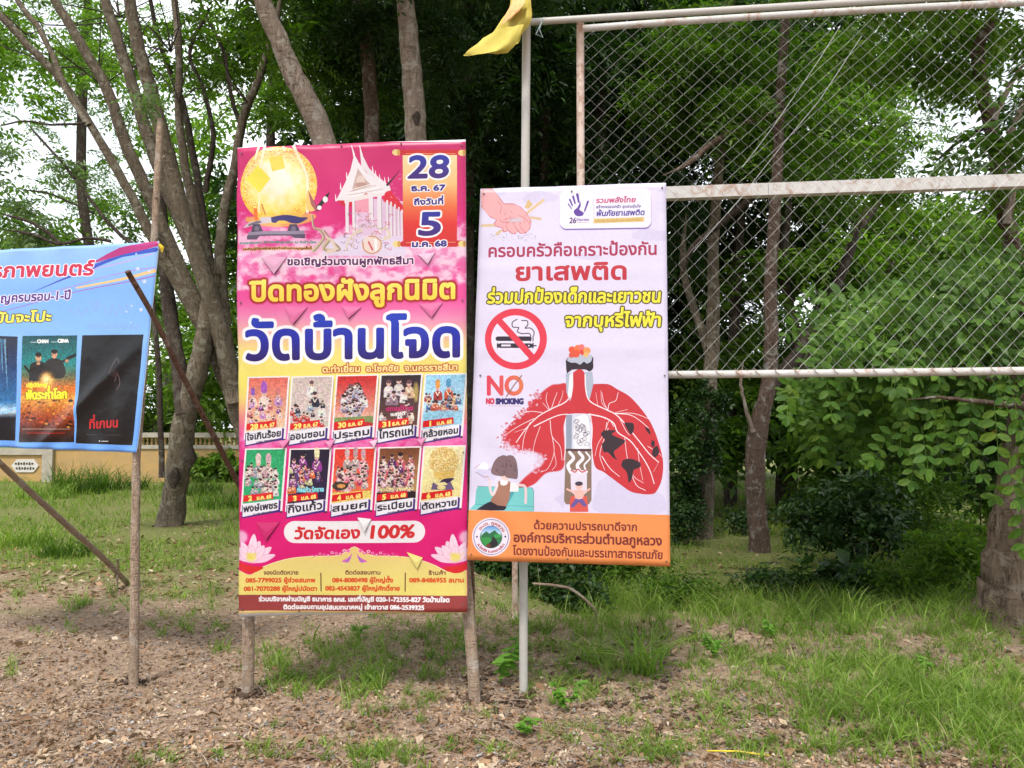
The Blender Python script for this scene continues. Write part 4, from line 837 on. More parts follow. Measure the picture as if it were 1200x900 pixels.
def pole(name, pts, rad, mat, parent=None, n=10, wob=.16, sub=5):
    p = crom(pts, sub); r = np.interp(np.linspace(0, 1, len(p)), np.linspace(0, 1, len(np.atleast_1d(rad))), np.atleast_1d(rad))
    V, F = tube(p, r, n, wob); return mesh(name, V, F, mat, parent, True)
def knots(at_pts, mat, parent, r=.008):
    for p_ in at_pts:
        b_ = MB(); b_.tube([p_, p_+np.array([.004, -.012, .006])], [r, r*.7], 7); b_.build('branch_stub', mat, parent, True)

def PL(pts, D0, D1):
    p = np.asarray(pts, float); s_ = np.r_[0, np.cumsum(np.hypot(*np.diff(p, axis=0).T))]; s_ /= s_[-1]
    return [P(x, y, 1/((1-t)/D0+t/D1)) for (x, y), t in zip(p, s_)]
# magenta board
g0 = hit(292, 812)
R1 = root('banner_board', (float(P(412, 500, 4.05)[0]), 4.06, 0), 'tall magenta and yellow temple fair banner with golden sphere and ten small posters', 'banner')
W1 = lambda u, v_: .010*(fbm(u*9+4, v_*16+u*6, 3)-.47)*1.8*np.exp(-np.minimum(np.minimum(u, 1-u), np.minimum(v_, 1-v_)*2)*6)+.005*np.sin((u*1.2-v_*2)*22)*np.exp(-((u-.15)**2+(v_-.1)**2)*14)+.005*np.sin((u+v_*2)*20)*np.exp(-((u-.9)**2+(v_-.62)**2)*16)+.014*np.sin(u*5+v_*3)*np.sin(v_*7)+.010*(fbm(u*3.1+2, v_*5.5, 4)-.47)+.004*np.exp(-((u-v_*.3-.12)*14)**2)
s1, at1, n1 = sheet('printed_sheet', Q1, [4.07, 4.02, 3.99, 4.04], M['print_fair'], R1, .004, (44, 88), W1)
for x0, y0, x1, y1 in ((284, 178, 286, 719), (540, 168, 542, 714)):
    a, b_ = at1(x0, y0, -.034), at1(x1, y1, -.034); bb = MB(); bb.tube([a, (a+b_)/2, b_], .016, 4); bb.build('frame_batten', M['pole'], R1)
for y0 in (190, 360, 540, 700):
    a, b_ = at1(290, y0, -.04), at1(538, y0-6, -.04); bb = MB(); bb.tube([a, b_], .014, 4); bb.build('frame_batten', M['pole'], R1)
pole('post', [P(291, 812, 4.12)+[0, 0, -.12], P(291, 722, 4.12), P(289, 560, 4.14), P(287, 400, 4.16), P(286, 200, 4.2)], [.034, .031, .026], M['pole'], R1, 12, .10)
pole('post', [P(557, 818, 4.02)+[0, 0, -.12], P(556, 812, 4.02), P(551, 740, 4.06), P(545, 668, 4.1), P(538, 560, 4.13), P(534, 420, 4.16), P(532, 180, 4.2)], [.033, .032, .030, .026], M['pole'], R1, 12, .10)
pole('rear_stake', [P(554, 726, 4.9)+[0,0,-.2], P(553, 660, 4.9), P(550, 560, 4.9)], [.017, .015], M['pole_red'], R1, 7)
for f, a, b_, t_, cl in FLAPS:                              # wind flaps, hinged along the top of each cut, tip standing off the sheet
    pa, pb, pt = f(*a), f(*b_), f(*t_); A3, B3 = at1(*pa, .004), at1(*pb, .004); T3 = at1(pt[0]+.4, pt[1]-1.2, .012)
    mm_ = 'flap_%02x%02x%02x' % cl
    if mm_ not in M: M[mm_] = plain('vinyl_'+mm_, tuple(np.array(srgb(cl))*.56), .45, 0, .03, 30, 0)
    mid = (A3+B3)/2*.45+T3*.55+n1*.003; e1, e2 = A3*.5+T3*.5, B3*.5+T3*.5
    Vt = np.array([A3, B3, e2, T3, e1, mid]); Vt = np.vstack([Vt, Vt-n1*.0018])
    o = mesh('wind_flap', Vt, [(0,5,1),(1,5,2),(2,5,3),(3,5,4),(4,5,0),(6,7,11),(7,8,11),(8,9,11),(9,10,11),(10,6,11),(0,1,7,6),(1,2,8,7),(2,3,9,8),(3,4,10,9),(4,0,6,10)], M[mm_], R1)

Mn = plain('nail_head', (.12,.10,.09), .6, .5)
def nails(at, R_, pts):
    for x, y in pts:
        a, b_ = at(x, y, .001), at(x, y, .006); bb = MB(); bb.tube([a, b_], .0045, 7); bb.build('nail', Mn, R_)
nails(at1, R1, [(283, 180), (283, 355), (283, 540), (284, 714), (541, 170), (542, 352), (543, 530), (543, 708), (400, 171), (470, 168), (350, 717), (450, 715)])
# lavender board, wired to the goal post of the fence
R2 = root('banner_board', (float(P(666, 500, 3.98)[0]), 3.97, 0), 'pale lavender campaign board showing red lungs, a no smoking sign and an orange foot', 'banner')
W2 = lambda u, v_: .006*(fbm(u*8+4, v_*14+u*5, 3)-.47)*1.8*np.exp(-np.minimum(np.minimum(u, 1-u), np.minimum(v_, 1-v_)*2)*6)+.004*np.sin((u*1.4-v_*2)*20)*np.exp(-((u-.12)**2+(v_-.9)**2)*14)+.012*(fbm(u*2.2+5, v_*3.2, 3)-.47)+.003*np.exp(-((v_-.455)*60)**2)+.0025*np.exp(-((v_-.23-.02*u)*70)**2)
s2, at2, n2 = sheet('printed_sheet', Q2, [4.12, 4.03, 3.88, 3.97], M['print_drug'], R2, .005, (40, 70), W2)
for x0, y0, x1, y1 in ((567, 225, 552, 652), (777, 218, 781, 659)):
    a, b_ = at2(x0, y0, -.022), at2(x1, y1, -.022); bb = MB(); bb.tube([a, (a+b_)/2, b_], .013, 4); bb.build('frame_batten', M['pole'], R2)
for y0, y1 in ((228, 221), (440, 440), (651, 658)):
    a, b_ = at2(562, y0, -.024), at2(776, y1, -.024); bb = MB(); bb.tube([a, b_], .012, 4); bb.build('frame_batten', M['pole'], R2)

nails(at2, R2, [(567, 227), (563, 440), (552, 650), (776, 220), (779, 440), (781, 658), (670, 224), (665, 655)])
# blue film-night banner on rough poles
R3 = root('banner_board', (float(P(30, 500, 4.45)[0]), 4.45, 0), 'light blue banner at the left edge with three dark film posters and red lettering', 'banner')
W3 = lambda u, v_: .010*(fbm(u*4.1+9, v_*4.2, 4)-.47)+.014*np.exp(-np.abs((u-.955+.62*(v_-.48))*34)**1.6)*np.clip((v_-.40)*4, 0, 1)+.006*np.exp(-((u-.99+.42*(v_))*16)**2)*np.clip((v_-.42)*3, 0, 1)+.007*np.exp(-((u-.93)*30)**2)*np.clip((v_-.5)*3, 0, 1)+.010*np.sin(u*46)*np.exp(-(1-v_)*30)+.006*np.sin(u*38+1)*np.exp(-v_*30)
s3, at3, n3 = sheet('printed_sheet', Q3, [4.78, 4.22, 4.22, 4.78], M['print_film'], R3, .004, (90, 70), W3)
pole('post', [P(156.5, 806, 4.20)+[0, 0, -.1], P(157, 795, 4.24), P(158, 700, 4.25), P(159, 600, 4.25), P(160.5, 530, 4.27), P(171, 400, 4.27), P(180.5, 285, 4.27), P(184, 210, 4.28), P(188, 139, 4.30)], [.022, .026, .025, .023, .021, .02, .019, .018, .016], M['pole'], R3, 12, .16, 8)
pole('post', [P(-128, 740, 4.84)+[0, 0, -.1], P(-128, 520, 4.84), P(-126, 300, 4.86), P(-124, 240, 4.86)], [.025, .022], M['pole'], R3)
pole('top_rail', [P(-135, 306, 4.83), P(30, 298, 4.53), P(186, 290, 4.27)], .014, M['pole'], R3)
pole('rear_brace', PL([(-60, 484), (0, 543), (60, 599), (118, 651), (154, 688)], 4.75, 7.0), [.019, .020, .023, .024, .022], M['pole'], R3, 10, .14)
pole('peg', [P(137, 696, 6.75), P(138, 655, 6.72)], [.012, .010], M['pole'], R3, 6)
knots([P(192, 185, 4.26), P(183, 232, 4.26), P(163, 560, 4.24)], M['pole'], R3, .009)
bb = MB(); bb.tube([P(186, 286, 4.22), P(190, 290, 4.2), P(190, 295, 4.22)], [.008, .012, .006], 7); bb.build('yellow_knot', plain('yellow_cord', (.75,.52,.02), .6), R3, True)
MC = plain('grey_cord', (.4,.38,.36), .8)
for x_ in range(0, 188, 37): bb = MB(); bb.tube([P(x_, 297-x_*.053, 4.56-x_*.0017), P(x_+1, 291-x_*.053, 4.55-x_*.0017)], .002, 4); bb.build('tie_cord', MC, R3)

DP = pole('leaning_pole', PL([(149.5, 318), (181, 373), (214, 440), (249, 508), (285, 578), (330, 668), (354, 716)], 4.02, 6.0), [.014, .0155, .0165, .017, .018, .018, .018], M['pole_red'], None, 10, .15)
tag(DP, 'long bare red brown pole leaning diagonally between the blue and magenta banners', 'pole')
# ------------------------------------------------------------------ chain link frame on pipe legs
FD = lambda x, y: 1/((1-(x-613)/587.)/4.19+((x-613)/587.)/3.95)+(450-y)/900*.22
def FP(x, y, off=0): return P(x, y, FD(x, y)+off)
RF = root('chain_link_frame', (0.06, 4.14, 0), 'tall chain link panel on worn white steel pipes standing behind the campaign board', 'fence')
def pipe(name, pts, r, mat, n=10, wob=0): return pole(name, pts, r, mat, RF, n, wob, 3)
pipe('post', [P(613.5, 822, 4.10), P(613.5, 812, 4.14), P(613.5, 660, 4.17), P(614, 440, 4.2), P(615.5, 218, 4.24), P(617, 26, 4.27)], .0235, M['pipe_grey'], 12)
pipe('rear_post', [P(603.5, 730, 5.70), P(603.5, 660, 5.7), P(604, 560, 5.7), P(605, 470, 5.7)], .022, M['pipe_rust'])
pipe('top_rail', [FP(620, 26), FP(700, 21), FP(800, 15), FP(1033, 1), FP(1200, -8), FP(1310, -14)], .0185, M['pipe_grey'], 12)
pipe('panel_top_rail', [FP(678, 34, -.02), FP(800, 25, -.02), FP(1033, 11, -.02), FP(1200, 3, -.02), FP(1300, -2, -.02)], .0185, M['pipe_white'], 12)
pipe('panel_upright', [FP(680, 28, -.02), FP(680.5, 218, -.02), FP(681, 445, -.02)], .0215, M['pipe_rust'], 12)
pipe('panel_upright', [FP(1300, -4, -.02), FP(1300, 430, -.02)], .0215, M['pipe_rust'])
pipe('post', [P(1310, 840, 3.80), P(1308, 430, 3.86), P(1306, -16, 3.98)], .0235, M['pipe_grey'])
pipe('panel_bottom_rail', [FP(680, 440.5, -.02), FP(800, 439, -.02), FP(1000, 437, -.02), FP(1200, 434.5, -.02), FP(1300, 433, -.02)], .0205, M['pipe_white'], 12)
bb = MB()                                                   # middle rail: an angle section, face 15 px high with a lip under it
for (x0, x1) in ((682, 900), (900.5, 1100), (1100.5, 1298)):
    y = lambda x: 225.5-(x-785)*.0355
    a, b_ = FP(x0, y(x0), .012), FP(x1, y(x1), .012); d = b_-a; ln = np.linalg.norm(d); e1 = d/ln; e3 = np.array([0, 0, 1.]); e2 = np.cross(e3, e1); e3 = np.cross(e1, e2)
    bb.box((a+b_)/2, (ln, .005, .066), np.array([e1, e2, e3])); bb.box((a+b_)/2+e2*.028-e3*.031, (ln, .05, .004), np.array([e1, e2, e3]))
bb.build('middle_rail', M['pipe_white'], RF)
def netting(x0, x1, yt, yb, a, b_, seed, off):
    """chain link: zigzag wires hooked into their neighbours, each one a part"""
    L0, R0 = FP(x0, (yt(x0)+yb(x0))/2), FP(x1, (yt(x1)+yb(x1))/2); wl = math.hypot(R0[0]-L0[0], R0[1]-L0[1]); dirx = (R0-L0)/wl; dirx[2] = 0
    n = int(wl/(a/2))
    for k in range(n):
        xp = x0+(x1-x0)*(k+.5)/n
        T_, B_ = FP(xp, yt(xp)), FP(xp, yb(xp)); H_ = T_[2]-B_[2]; m_ = int(H_/(b_/2))+1; pts = []
        for j in range(m_+1):
            s_ = 1 if (j+k) % 2 == 0 else -1
            z = B_[2]+H_*j/m_; base = B_+(T_-B_)*j/m_
            u = base+dirx*(s_*a/4)
            u = u+dirx*.034*(fbm(base[0]*1.3+seed, z*1.6, 3)-.47)*2.4+np.array([0, .035*(vn(base[0]*1.1+seed+9, z*1.2)-.5)-.026+s_*.0016, .012*(vn(base[0]*2+3, z*2+seed)-.5)])
            pts.append(u)
        V, F = tube(pts, .00088, 3, 0, False); mesh('wire', V, F, M['wire'], RF)
netting(684, 1296, lambda x: 33-(x-680)*.056, lambda x: 226-(x-785)*.0355, .080, .076, 1, 0)
netting(684, 1296, lambda x: 226-(x-785)*.0355, lambda x: 439-(x-680)*.012, .080, .092, 5, 0)
for q in ([(812, 296), (868, 232), (915, 172), (960, 118), (1010, 42)], [(870, 196), (905, 150), (960, 70), (985, 30)]):
    V, F = tube([FP(x, y, -.05) for x, y in q], .0015, 4); mesh('loose_wire', V, F, M['wire'], RF)
for x_ in range(700, 1290, 23):                             # twists tying the netting to the bottom pipe
    yb_ = 440-(x_-680)*.012; b_ = MB(); b_.tube([FP(x_, yb_-6, -.045), FP(x_+3, yb_-1, -.046), FP(x_+7, yb_+2, -.045)], .0025, 4); b_.build('wire_tie', M['twig'], RF)
V, F = tube([FP(636, 22, -.03), FP(632, 34, -.04), FP(636, 44, -.03), FP(628, 40, -.04), FP(634, 28, -.035)], .004, 5); mesh('cord_knot', V, F, M['weed'] if 0 else plain('blue_grey_cord', (.30,.38,.40), .8), RF)

# ------------------------------------------------------------------ folded yellow flag on the corner of the frame
m, t, b = newmat('yellow_flag_cloth'); v = coords(t)
t.links.new(ramp(t, noise(t, 30, 3, v), [(.3, (.62,.52,.10)), (.7, (.70,.60,.14))]), b.inputs['Base Color']); b.inputs['Roughness'].default_value = .75
tr = t.nodes.new('ShaderNodeBsdfTranslucent'); tr.inputs[0].default_value = (.7,.62,.12,1); ms = t.nodes.new('ShaderNodeMixShader'); ms.inputs[0].default_value = .35
L2 = t.links.new; L2(b.outputs[0], ms.inputs[1]); L2(tr.outputs[0], ms.inputs[2]); L2(ms.outputs[0], t.nodes['Material Output'].inputs[0]); M['flag'] = m
M['flag_print'] = plain('orange_flag_print', (.60,.27,.10), .75, 0, .2, 60, 0, (.66,.40,.16))
RG = root('flag', (float(P(600, 40, 4.2)[0]), 4.2, 3.3), 'soft yellow flag with an orange print drooping beside the top of the pipe post', 'flag')
def cloth(name, rows, mat, nu=14, nv=16, th=.0016, amp=.018, ph=0):
    """rows: lists of (px, py, depth) across the cloth from top to tip"""
    R_ = np.array([[list(P(*q)) for q in r] for r in rows]); G = np.array([crom(r, 5) for r in R_]); G = np.stack([crom(G[:, i], 5) for i in range(G.shape[1])], 1)
    a, b2 = G.shape[:2]; ii, jj = np.mgrid[0:a, 0:b2]
    G = G+np.array([0, 1, 0])*(amp*(np.sin(jj*.9+ii*.35+ph)+.45*np.sin(jj*2.3-ii*.8+ph*2)))[..., None]
    V = G.reshape(-1, 3); V = np.vstack([V, V+[0, th, 0]]); I = np.arange(a*b2).reshape(a, b2); F = []
    for i in range(a-1):
        for j in range(b2-1):
            q = (I[i, j], I[i+1, j], I[i+1, j+1], I[i, j+1]); F += [q, tuple(k+a*b2 for k in q[::-1])]
    return mesh(name, V, F, mat, RG, True)
cloth('flag_cloth', [[(596,-30,4.24),(612,-34,4.2),(628,-36,4.16)], [(598,2,4.24),(612,0,4.16),(622,0,4.12)], [(588,24,4.24),(606,18,4.14),(623,22,4.10)], [(575,42,4.24),(600,34,4.14),(612,38,4.12)], [(560,54,4.22),(588,46,4.16),(604,52,4.14)], [(543,64,4.2),(556,58,4.18),(570,58,4.18)]], M['flag'])
cloth('flag_fold', [[(566,44,4.10),(592,32,4.06),(614,29,4.06)], [(556,54,4.10),(586,48,4.05),(609,42,4.06)], [(546,62,4.10),(580,60,4.04),(602,54,4.06)], [(543,65,4.10),(572,63,4.06),(595,62,4.08)]], M['flag'], amp=.007, ph=2)
cloth('flag_print', [[(602,-2,4.19),(611,-2,4.14),(616,-2,4.09)], [(597,8,4.17),(606,6,4.10),(614,5,4.06)], [(592,18,4.15),(600,15,4.10),(607,14,4.07)], [(587,29,4.15),(592,26,4.12),(596,24,4.10)]], M['flag_print'], amp=.004)

# ------------------------------------------------------------------ temple wall and shrine far left
M['wall_yellow'] = plain('yellow_limewash', (.43,.27,.10), .9, 0, .14, 3, .2, (.36,.24,.11))
M['wall_cream'] = plain('cream_plaster', (.38,.34,.28), .9, 0, .1, 6, .2)
M['plaque'] = plain('pale_plaque', (.55,.52,.48), .8, 0, .05, 20, 0)
M['dark_niche'] = plain('dark_niche', (.05,.035,.03), .9)
WD = 20.; k_ = WD/900
def wx(x): return (x-600)*k_
RW = root('boundary_wall', (wx(80), WD, 0), 'low ochre yellow temple boundary wall with cream coping and pierced balustrade', 'wall')
def wbox(name, x0, x1, y0, y1, mat, d0=0., d1=.2, parent=RW):
    z0, z1 = CAMH-(y1-500)*k_, CAMH-(y0-500)*k_; bb = MB(); bb.box(((wx(x0)+wx(x1))/2, WD+(d0+d1)/2, (z0+z1)/2), (wx(x1)-wx(x0), d1-d0, z1-z0)); return bb.build(name, mat, parent)
wbox('wall_base', -260, 52, 533, 570, M['wall_yellow']); wbox('coping', -262, 55, 526, 532.8, M['wall_cream'], -.06, .26)
wbox('wall_base', 66, 330, 526, 566, M['wall_yellow'], .01, .2); wbox('pillar', 54, 66, 524, 566, M['wall_cream'], -.1, .3)
wbox('lower_coping', 66, 330, 521.4, 525.8, M['wall_cream'], -.03, .24); wbox('top_coping', 66, 330, 507, 512.6, M['wall_cream'], -.06, .27)
hx = P(32.5, 545.5, WD); a_ = np.linspace(0, 2*np.pi, 7)[:-1]
px_ = [(-16, 0), (-10, -7.5), (10, -7.5), (16, 0), (10, 7.5), (-10, 7.5)]; bb = MB(); V = [(wx(32.5+x), WD-.03, CAMH-(545.5+y-500)*k_) for x, y in px_]; V += [(x, WD-.002, z) for x, y, z in V]
bb.add(V, [tuple(range(6)), tuple(range(11, 5, -1))]+[(i, (i+1) % 6, (i+1) % 6+6, i+6) for i in range(6)]); bb.build('name_plaque', M['plaque'], RW)
bb = MB()
for j in range(2): 
    for q in range(7): bb.box((wx(22+q*3.2+j*1.2), WD-.034, CAMH-(543+j*5.5-500)*k_), (.045, .006, .05+.02*(q % 2)))
bb.build('plaque_lettering', M['dark_niche'], RW)
for x in np.arange(68, 328, 5.2):
    bb = MB(); zc = CAMH-(517-500)*k_
    rr = [.03, .042, .022, .045, .03]; pts = [(wx(x), WD+.1, zc-.10+.05*i) for i in range(5)]; bb.tube(pts, rr, 6); bb.build('baluster', M['wall_yellow'], RW, True)
RS = root('shrine', (wx(172)*1.15, WD*1.15, 0), 'small cream shrine with a dark arched niche beyond the yellow wall', 'shrine')
k2 = WD*1.15/900
def sbox(name, x0, x1, y0, y1, mat, d0=0., d1=.8):
    bb = MB(); bb.box((((x0+x1)/2-600)*k2, WD*1.15+(d0+d1)/2, CAMH-((y0+y1)/2-500)*k2), ((x1-x0)*k2, d1-d0, (y1-y0)*k2)); return bb.build(name, mat, RS)
sbox('body', 166, 183, 488, 560, M['wall_cream']); sbox('pillar', 185, 196, 420, 560, M['wall_cream'], -.2, .4); sbox('base', 160, 200, 530, 570, M['wall_cream'], -.4, 1)
a_ = np.linspace(0, math.pi, 8); pr = [(168.5, 510)]+[(173.5-5*math.cos(q), 496-5*math.sin(q)) for q in a_]+[(178.5, 510)]
V = [((x-600)*k2, WD*1.15-.03, CAMH-(y-500)*k2) for x, y in pr]; V += [(x, y+.025, z) for x, y, z in V]; n_ = len(pr)
mesh('niche', V, [tuple(range(n_)), tuple(range(2*n_-1, n_-1, -1))]+[(i, (i+1) % n_, (i+1) % n_+n_, i+n_) for i in range(n_)], M['dark_niche'], RS)

# ------------------------------------------------------------------ foliage
def leaf_arrays(base, d, up, L_, W_, oval=False, droop=.12):
    """leaf faces folded along the midrib, numpy arrays (n,3)"""
    s = np.cross(d, up); s /= np.linalg.norm(s, axis=1)[:, None]+1e-9; nn = np.cross(s, d)
    L_ = L_[:, None]; W_ = W_[:, None]
    if not oval:
        tip = base+d*L_-nn*L_*droop; a = base+d*L_*.45+s*W_*.5+nn*W_*.12; b_ = base+d*L_*.45-s*W_*.5+nn*W_*.12
        V = np.stack([base, a, tip, b_], 1).reshape(-1, 3); n = len(base); i = np.arange(n)[:, None]*4
        return V, np.concatenate([i+[0, 1, 2], i+[0, 2, 3]], 0)
    ts = [(.0, .0), (.18, .36), (.45, .5), (.75, .40), (1., .0)]
    pts = []
    for t_, w_ in ts: pts.append(base+d*L_*t_-nn*L_*droop*t_*t_)
    Ls = [pts[k]+s*W_*ts[k][1]+nn*W_*.10*(1 if 0 < k < 4 else 0) for k in (1, 2, 3)]; Rs = [pts[k]-s*W_*ts[k][1]+nn*W_*.10 for k in (1, 2, 3)]
    V = np.stack(pts+Ls+Rs, 1).reshape(-1, 3); n = len(base); i = np.arange(n)[:, None]*11
    T = [[0,5,1],[1,5,6],[1,6,2],[2,6,7],[2,7,3],[3,7,4],[0,1,8],[1,9,8],[1,2,9],[2,10,9],[2,3,10],[3,4,10]]
    return V, np.concatenate([i+q for q in T], 0)
def unit(v_): return v_/(np.linalg.norm(v_, axis=1)[:, None]+1e-9)
def sprays(C, R, pairs=6, rl=.34, ll=.075, lw=.034, up=.5, oval=False, out=None, droop=.4):
    """pinnate sprays starting at C (n,3): each a rachis with opposite leaflets"""
    n = len(C); d = rng.normal(size=(n, 3)); d[:, 2] = d[:, 2]*.45-.12
    if out is not None: d = d*.6+out
    d = unit(d); upv = unit(np.array([0, 0, 1.])+rng.normal(size=(n, 3))*(1-up)*.8)
    s = unit(np.cross(d, upv)); nn = np.cross(s, d); sc_ = (.7+.6*rng.random(n))
    B, Dd, U = [], [], []; LL, WW = [], []
    for k in range(pairs):
        t_ = (k+1)/pairs; b_ = C+d*(rl*t_*sc_)[:, None]-np.array([0, 0, 1.])*(droop*rl*t_*t_*sc_)[:, None]
        for sg in (-1, 1):
            dl = unit(s*sg+d*(.45+.4*(k == pairs-1))+rng.normal(size=(n, 3))*.22-np.array([0, 0, .25])); B.append(b_); Dd.append(dl); U.append(nn+rng.normal(size=(n, 3))*.3)
            LL.append(ll*sc_*(.75+.5*rng.random(n))*(1.15-.35*abs(t_-.5))); WW.append(lw*sc_*(.8+.4*rng.random(n)))
    return leaf_arrays(np.concatenate(B), np.concatenate(Dd), np.concatenate(U), np.concatenate(LL), np.concatenate(WW), oval, .15)
def blob_points(blobs, n):
    """points in clumps: blobs of (px, py, rx, ry, D, rD, weight)"""
    w_ = np.array([b_[6]*b_[2]*b_[3] for b_ in blobs], float); w_ /= w_.sum(); out_ = []
    for b_, wi in zip(blobs, w_):
        k = max(3, int(n*wi)); nc = max(2, k//24)
        c_ = rng.normal(size=(nc, 3)); c_ = unit(c_)*(rng.random(nc)**.4)[:, None]
        q = c_[rng.integers(0, nc, k)]+rng.normal(size=(k, 3))*np.array([.13, .09, .13])
        out_ += [P(b_[0]+x*b_[2], b_[1]+y*b_[3], max(b_[4]*.6, b_[4]+z*b_[5])) for x, y, z in q]
    a_ = np.array(out_); a_[:, 2] = np.maximum(a_[:, 2], .05); return a_
def fkeep(C):
    """keep clear of the space in front of the boards, the frame and the camera"""
    return C[(C[:, 1] > 4.75)]
CK = 1.6
def crown(name, parent, blobs, n, mat, **kw):
    C = fkeep(blob_points(blobs, int(n*CK))); V, F = sprays(C, None, **kw); return mesh(name, V, F, mat, parent)
def limb(name, pts, D, wpx, mat, parent, n=9, wob=.16, sub=4):
    """a limb through photograph points (px, py); D one distance or a list; wpx widths in px"""
    D = np.interp(np.linspace(0, 1, len(pts)), np.linspace(0, 1, len(np.atleast_1d(D))), np.atleast_1d(D)); w_ = np.interp(np.linspace(0, 1, len(pts)), np.linspace(0, 1, len(np.atleast_1d(wpx))), np.atleast_1d(wpx))
    p3 = crom([P(x, y, d) for (x, y), d in zip(pts, D)], sub); rr = crom(np.c_[w_*D/900/2, w_*0], sub)[:, 0]; tl_ = np.linspace(0, 1, len(rr)); rr = rr*(1-.75*sstep(.80, 1.0, tl_)) if name in ('limb', 'bough', 'branch', 'side_shoot') else rr; p3 = p3+rng.normal(size=p3.shape)*np.minimum(rr, .03)[:, None]*.16
    rr = rr*(.80 if parent == globals().get('T1') else .88 if parent == globals().get('T2') else 1); V, F = tube(p3, rr, n, wob); return mesh(name, V, F, mat, parent, True)
def twigs(name, parent, pts0, n, ln, r, mat):
    """fine forked branches reaching into the crown"""
    bb = MB()
    for k in range(n):
        a = pts0[rng.integers(0, len(pts0))]; d = rng.normal(size=3); d[2] = abs(d[2])*.7+.2; d /= np.linalg.norm(d); q = [a]
        for j in range(4): d = d+rng.normal(size=3)*.25; q.append(q[-1]+d/np.linalg.norm(d)*ln/4)
        bb.tube(q, np.linspace(r, r*.3, 5), 4, 0, False)
    return bb.build(name, mat, parent)
def gdepth(x, y): h_ = hit(x, y); return h_
def tree(name, base_px, label, group=None, cat='tree'):
    b_ = hit(*base_px); return root(name, (float(b_[0]), float(b_[1]), float(b_[2])), label, cat, group), b_

# fan of stems behind the blue banner
T1, g = tree('multi_stem_tree', (318, 606), 'big fan of many slender grey stems spreading up behind the blue banner')
D1 = 11.0
limb('trunk', [(336, 640), (318, 604), (300, 548), (284, 495), (264, 440), (248, 398)], D1, [44, 36, 31, 29, 27, 26], M['bark_grey'], T1, 12)
limb('stem', [(250, 402), (216, 344), (192, 305), (175, 272), (146, 216), (108, 150), (72, 95), (35, 55), (0, 18), (-40, -24)], [D1, 9.6], [25, 18, 14, 12, 11, 9], M['bark_grey'], T1)
limb('stem', [(104, 146), (88, 122), (74, 97), (64, 70), (48, 38), (22, 2), (10, -30)], 9.9, [9, 7], M['bark_grey'], T1)
limb('stem', [(244, 396), (224, 345), (200, 290), (176, 232), (150, 175), (126, 108), (95, 50), (64, 0), (50, -30)], [D1, 10], [24, 20, 17, 14, 12], M['bark_grey'], T1)
limb('stem', [(258, 410), (246, 340), (222, 282), (196, 224), (170, 150), (155, 98), (138, 48), (118, -20)], [D1+.1, 10.4], [25, 20, 17, 14], M['bark_grey'], T1)
limb('stem', [(276, 470), (262, 400), (240, 330), (216, 258), (196, 180), (180, 118), (163, 56), (148, -20)], [D1-.15, 9.8], [28, 26, 22, 20, 17], M['bark_grey'], T1, 10)
limb('stem', [(272, 450), (262, 380), (240, 300), (224, 228), (214, 178), (209, 115), (209, 50), (201, -30)], [D1+.3, 10.8], [22, 17, 13, 11, 9], M['bark_grey'], T1)
limb('stem', [(262, 380), (258, 310), (262, 250), (276, 190), (284, 140), (302, 96), (316, 52), (330, 0)], [D1+.4, 11.4], [20, 15, 13, 11, 7], M['bark_grey'], T1)
limb('stem', [(250, 330), (236, 240), (226, 180), (214, 120), (190, 60), (174, -10)], [D1+.8, 12], [13, 11, 8, 6], M['bark_dark'], T1)
limb('stem', [(240, 226), (250, 160), (236, 100), (222, 60), (246, 10)], 11.8, [9, 6, 4], M['bark_dark'], T1)
limb('stem', [(282, 150), (270, 110), (262, 60), (238, 12), (232, -20)], 11.8, [7, 5, 4], M['bark_dark'], T1)
crown('crown', T1, [(50,40,110,46,12.5,1.6,.8), (200,40,120,60,13,1.6,.8), (90,-80,240,60,12,2.5,.6), (300,90,60,80,13,1,.8), (25,120,50,30,12.5,1,.4), (330,-40,120,60,12,2,.9), (130,110,60,40,13,1,.25), (255,60,60,90,13,.8,.6)], 850, M['leaf_light'], pairs=6, rl=.36, ll=.095, lw=.045)
twigs('twigs', T1, [P(x, y, 10.8) for x, y in ((60,80),(120,100),(30,40),(200,60),(210,120),(290,120),(310,60),(160,80),(80,30),(140,20))], 46, 1.3, .012, M['bark_dark'])
# leaning forked trunk in front of the wall
T2, g = tree('forked_tree', (200, 617), 'stout pale forked trunk leaning right on the lawn between the blue and magenta banners')
D2 = float(g[1])+.02
limb('trunk', [(196, 632), (199, 612), (204, 585), (209, 545), (214, 505), (222, 470), (233, 430), (240, 390), (246, 350), (252, 320)], [D2, D2, D2-.1, D2-.2, D2-.3, D2-.3], [50, 38, 31, 31, 29, 28, 26, 23, 20, 17], M['bark_grey'], T2, 14, .18)
limb('limb', [(216, 486), (211, 440), (203, 392), (196, 345), (192, 300), (190, 240), (182, 170)], [D2-.2, D2+.5], [24, 20, 19, 17, 14, 10], M['bark_dark'], T2, 10)
for x, y, r_ in ((222, 536, 9), (203, 560, 8), (226, 468, 7)):
    bb = MB(); q = P(x, y, D2-.3); bb.tube([q+[-.02, .05, -.14], q+[0, 0, 0], q+[.01, .05, .14]], [.03, r_*D2/900, .02], 8, .4); bb.build('burr', M['bark_dark'], T2, True)
crown('crown', T2, [(180,250,60,60,D2+2,1,.5), (200,360,40,60,D2+2.5,.8,.5), (240,-80,140,60,D2+1,1.5,1)], 420, M['leaf_mid'], pairs=6, rl=.34, ll=.09, lw=.04)
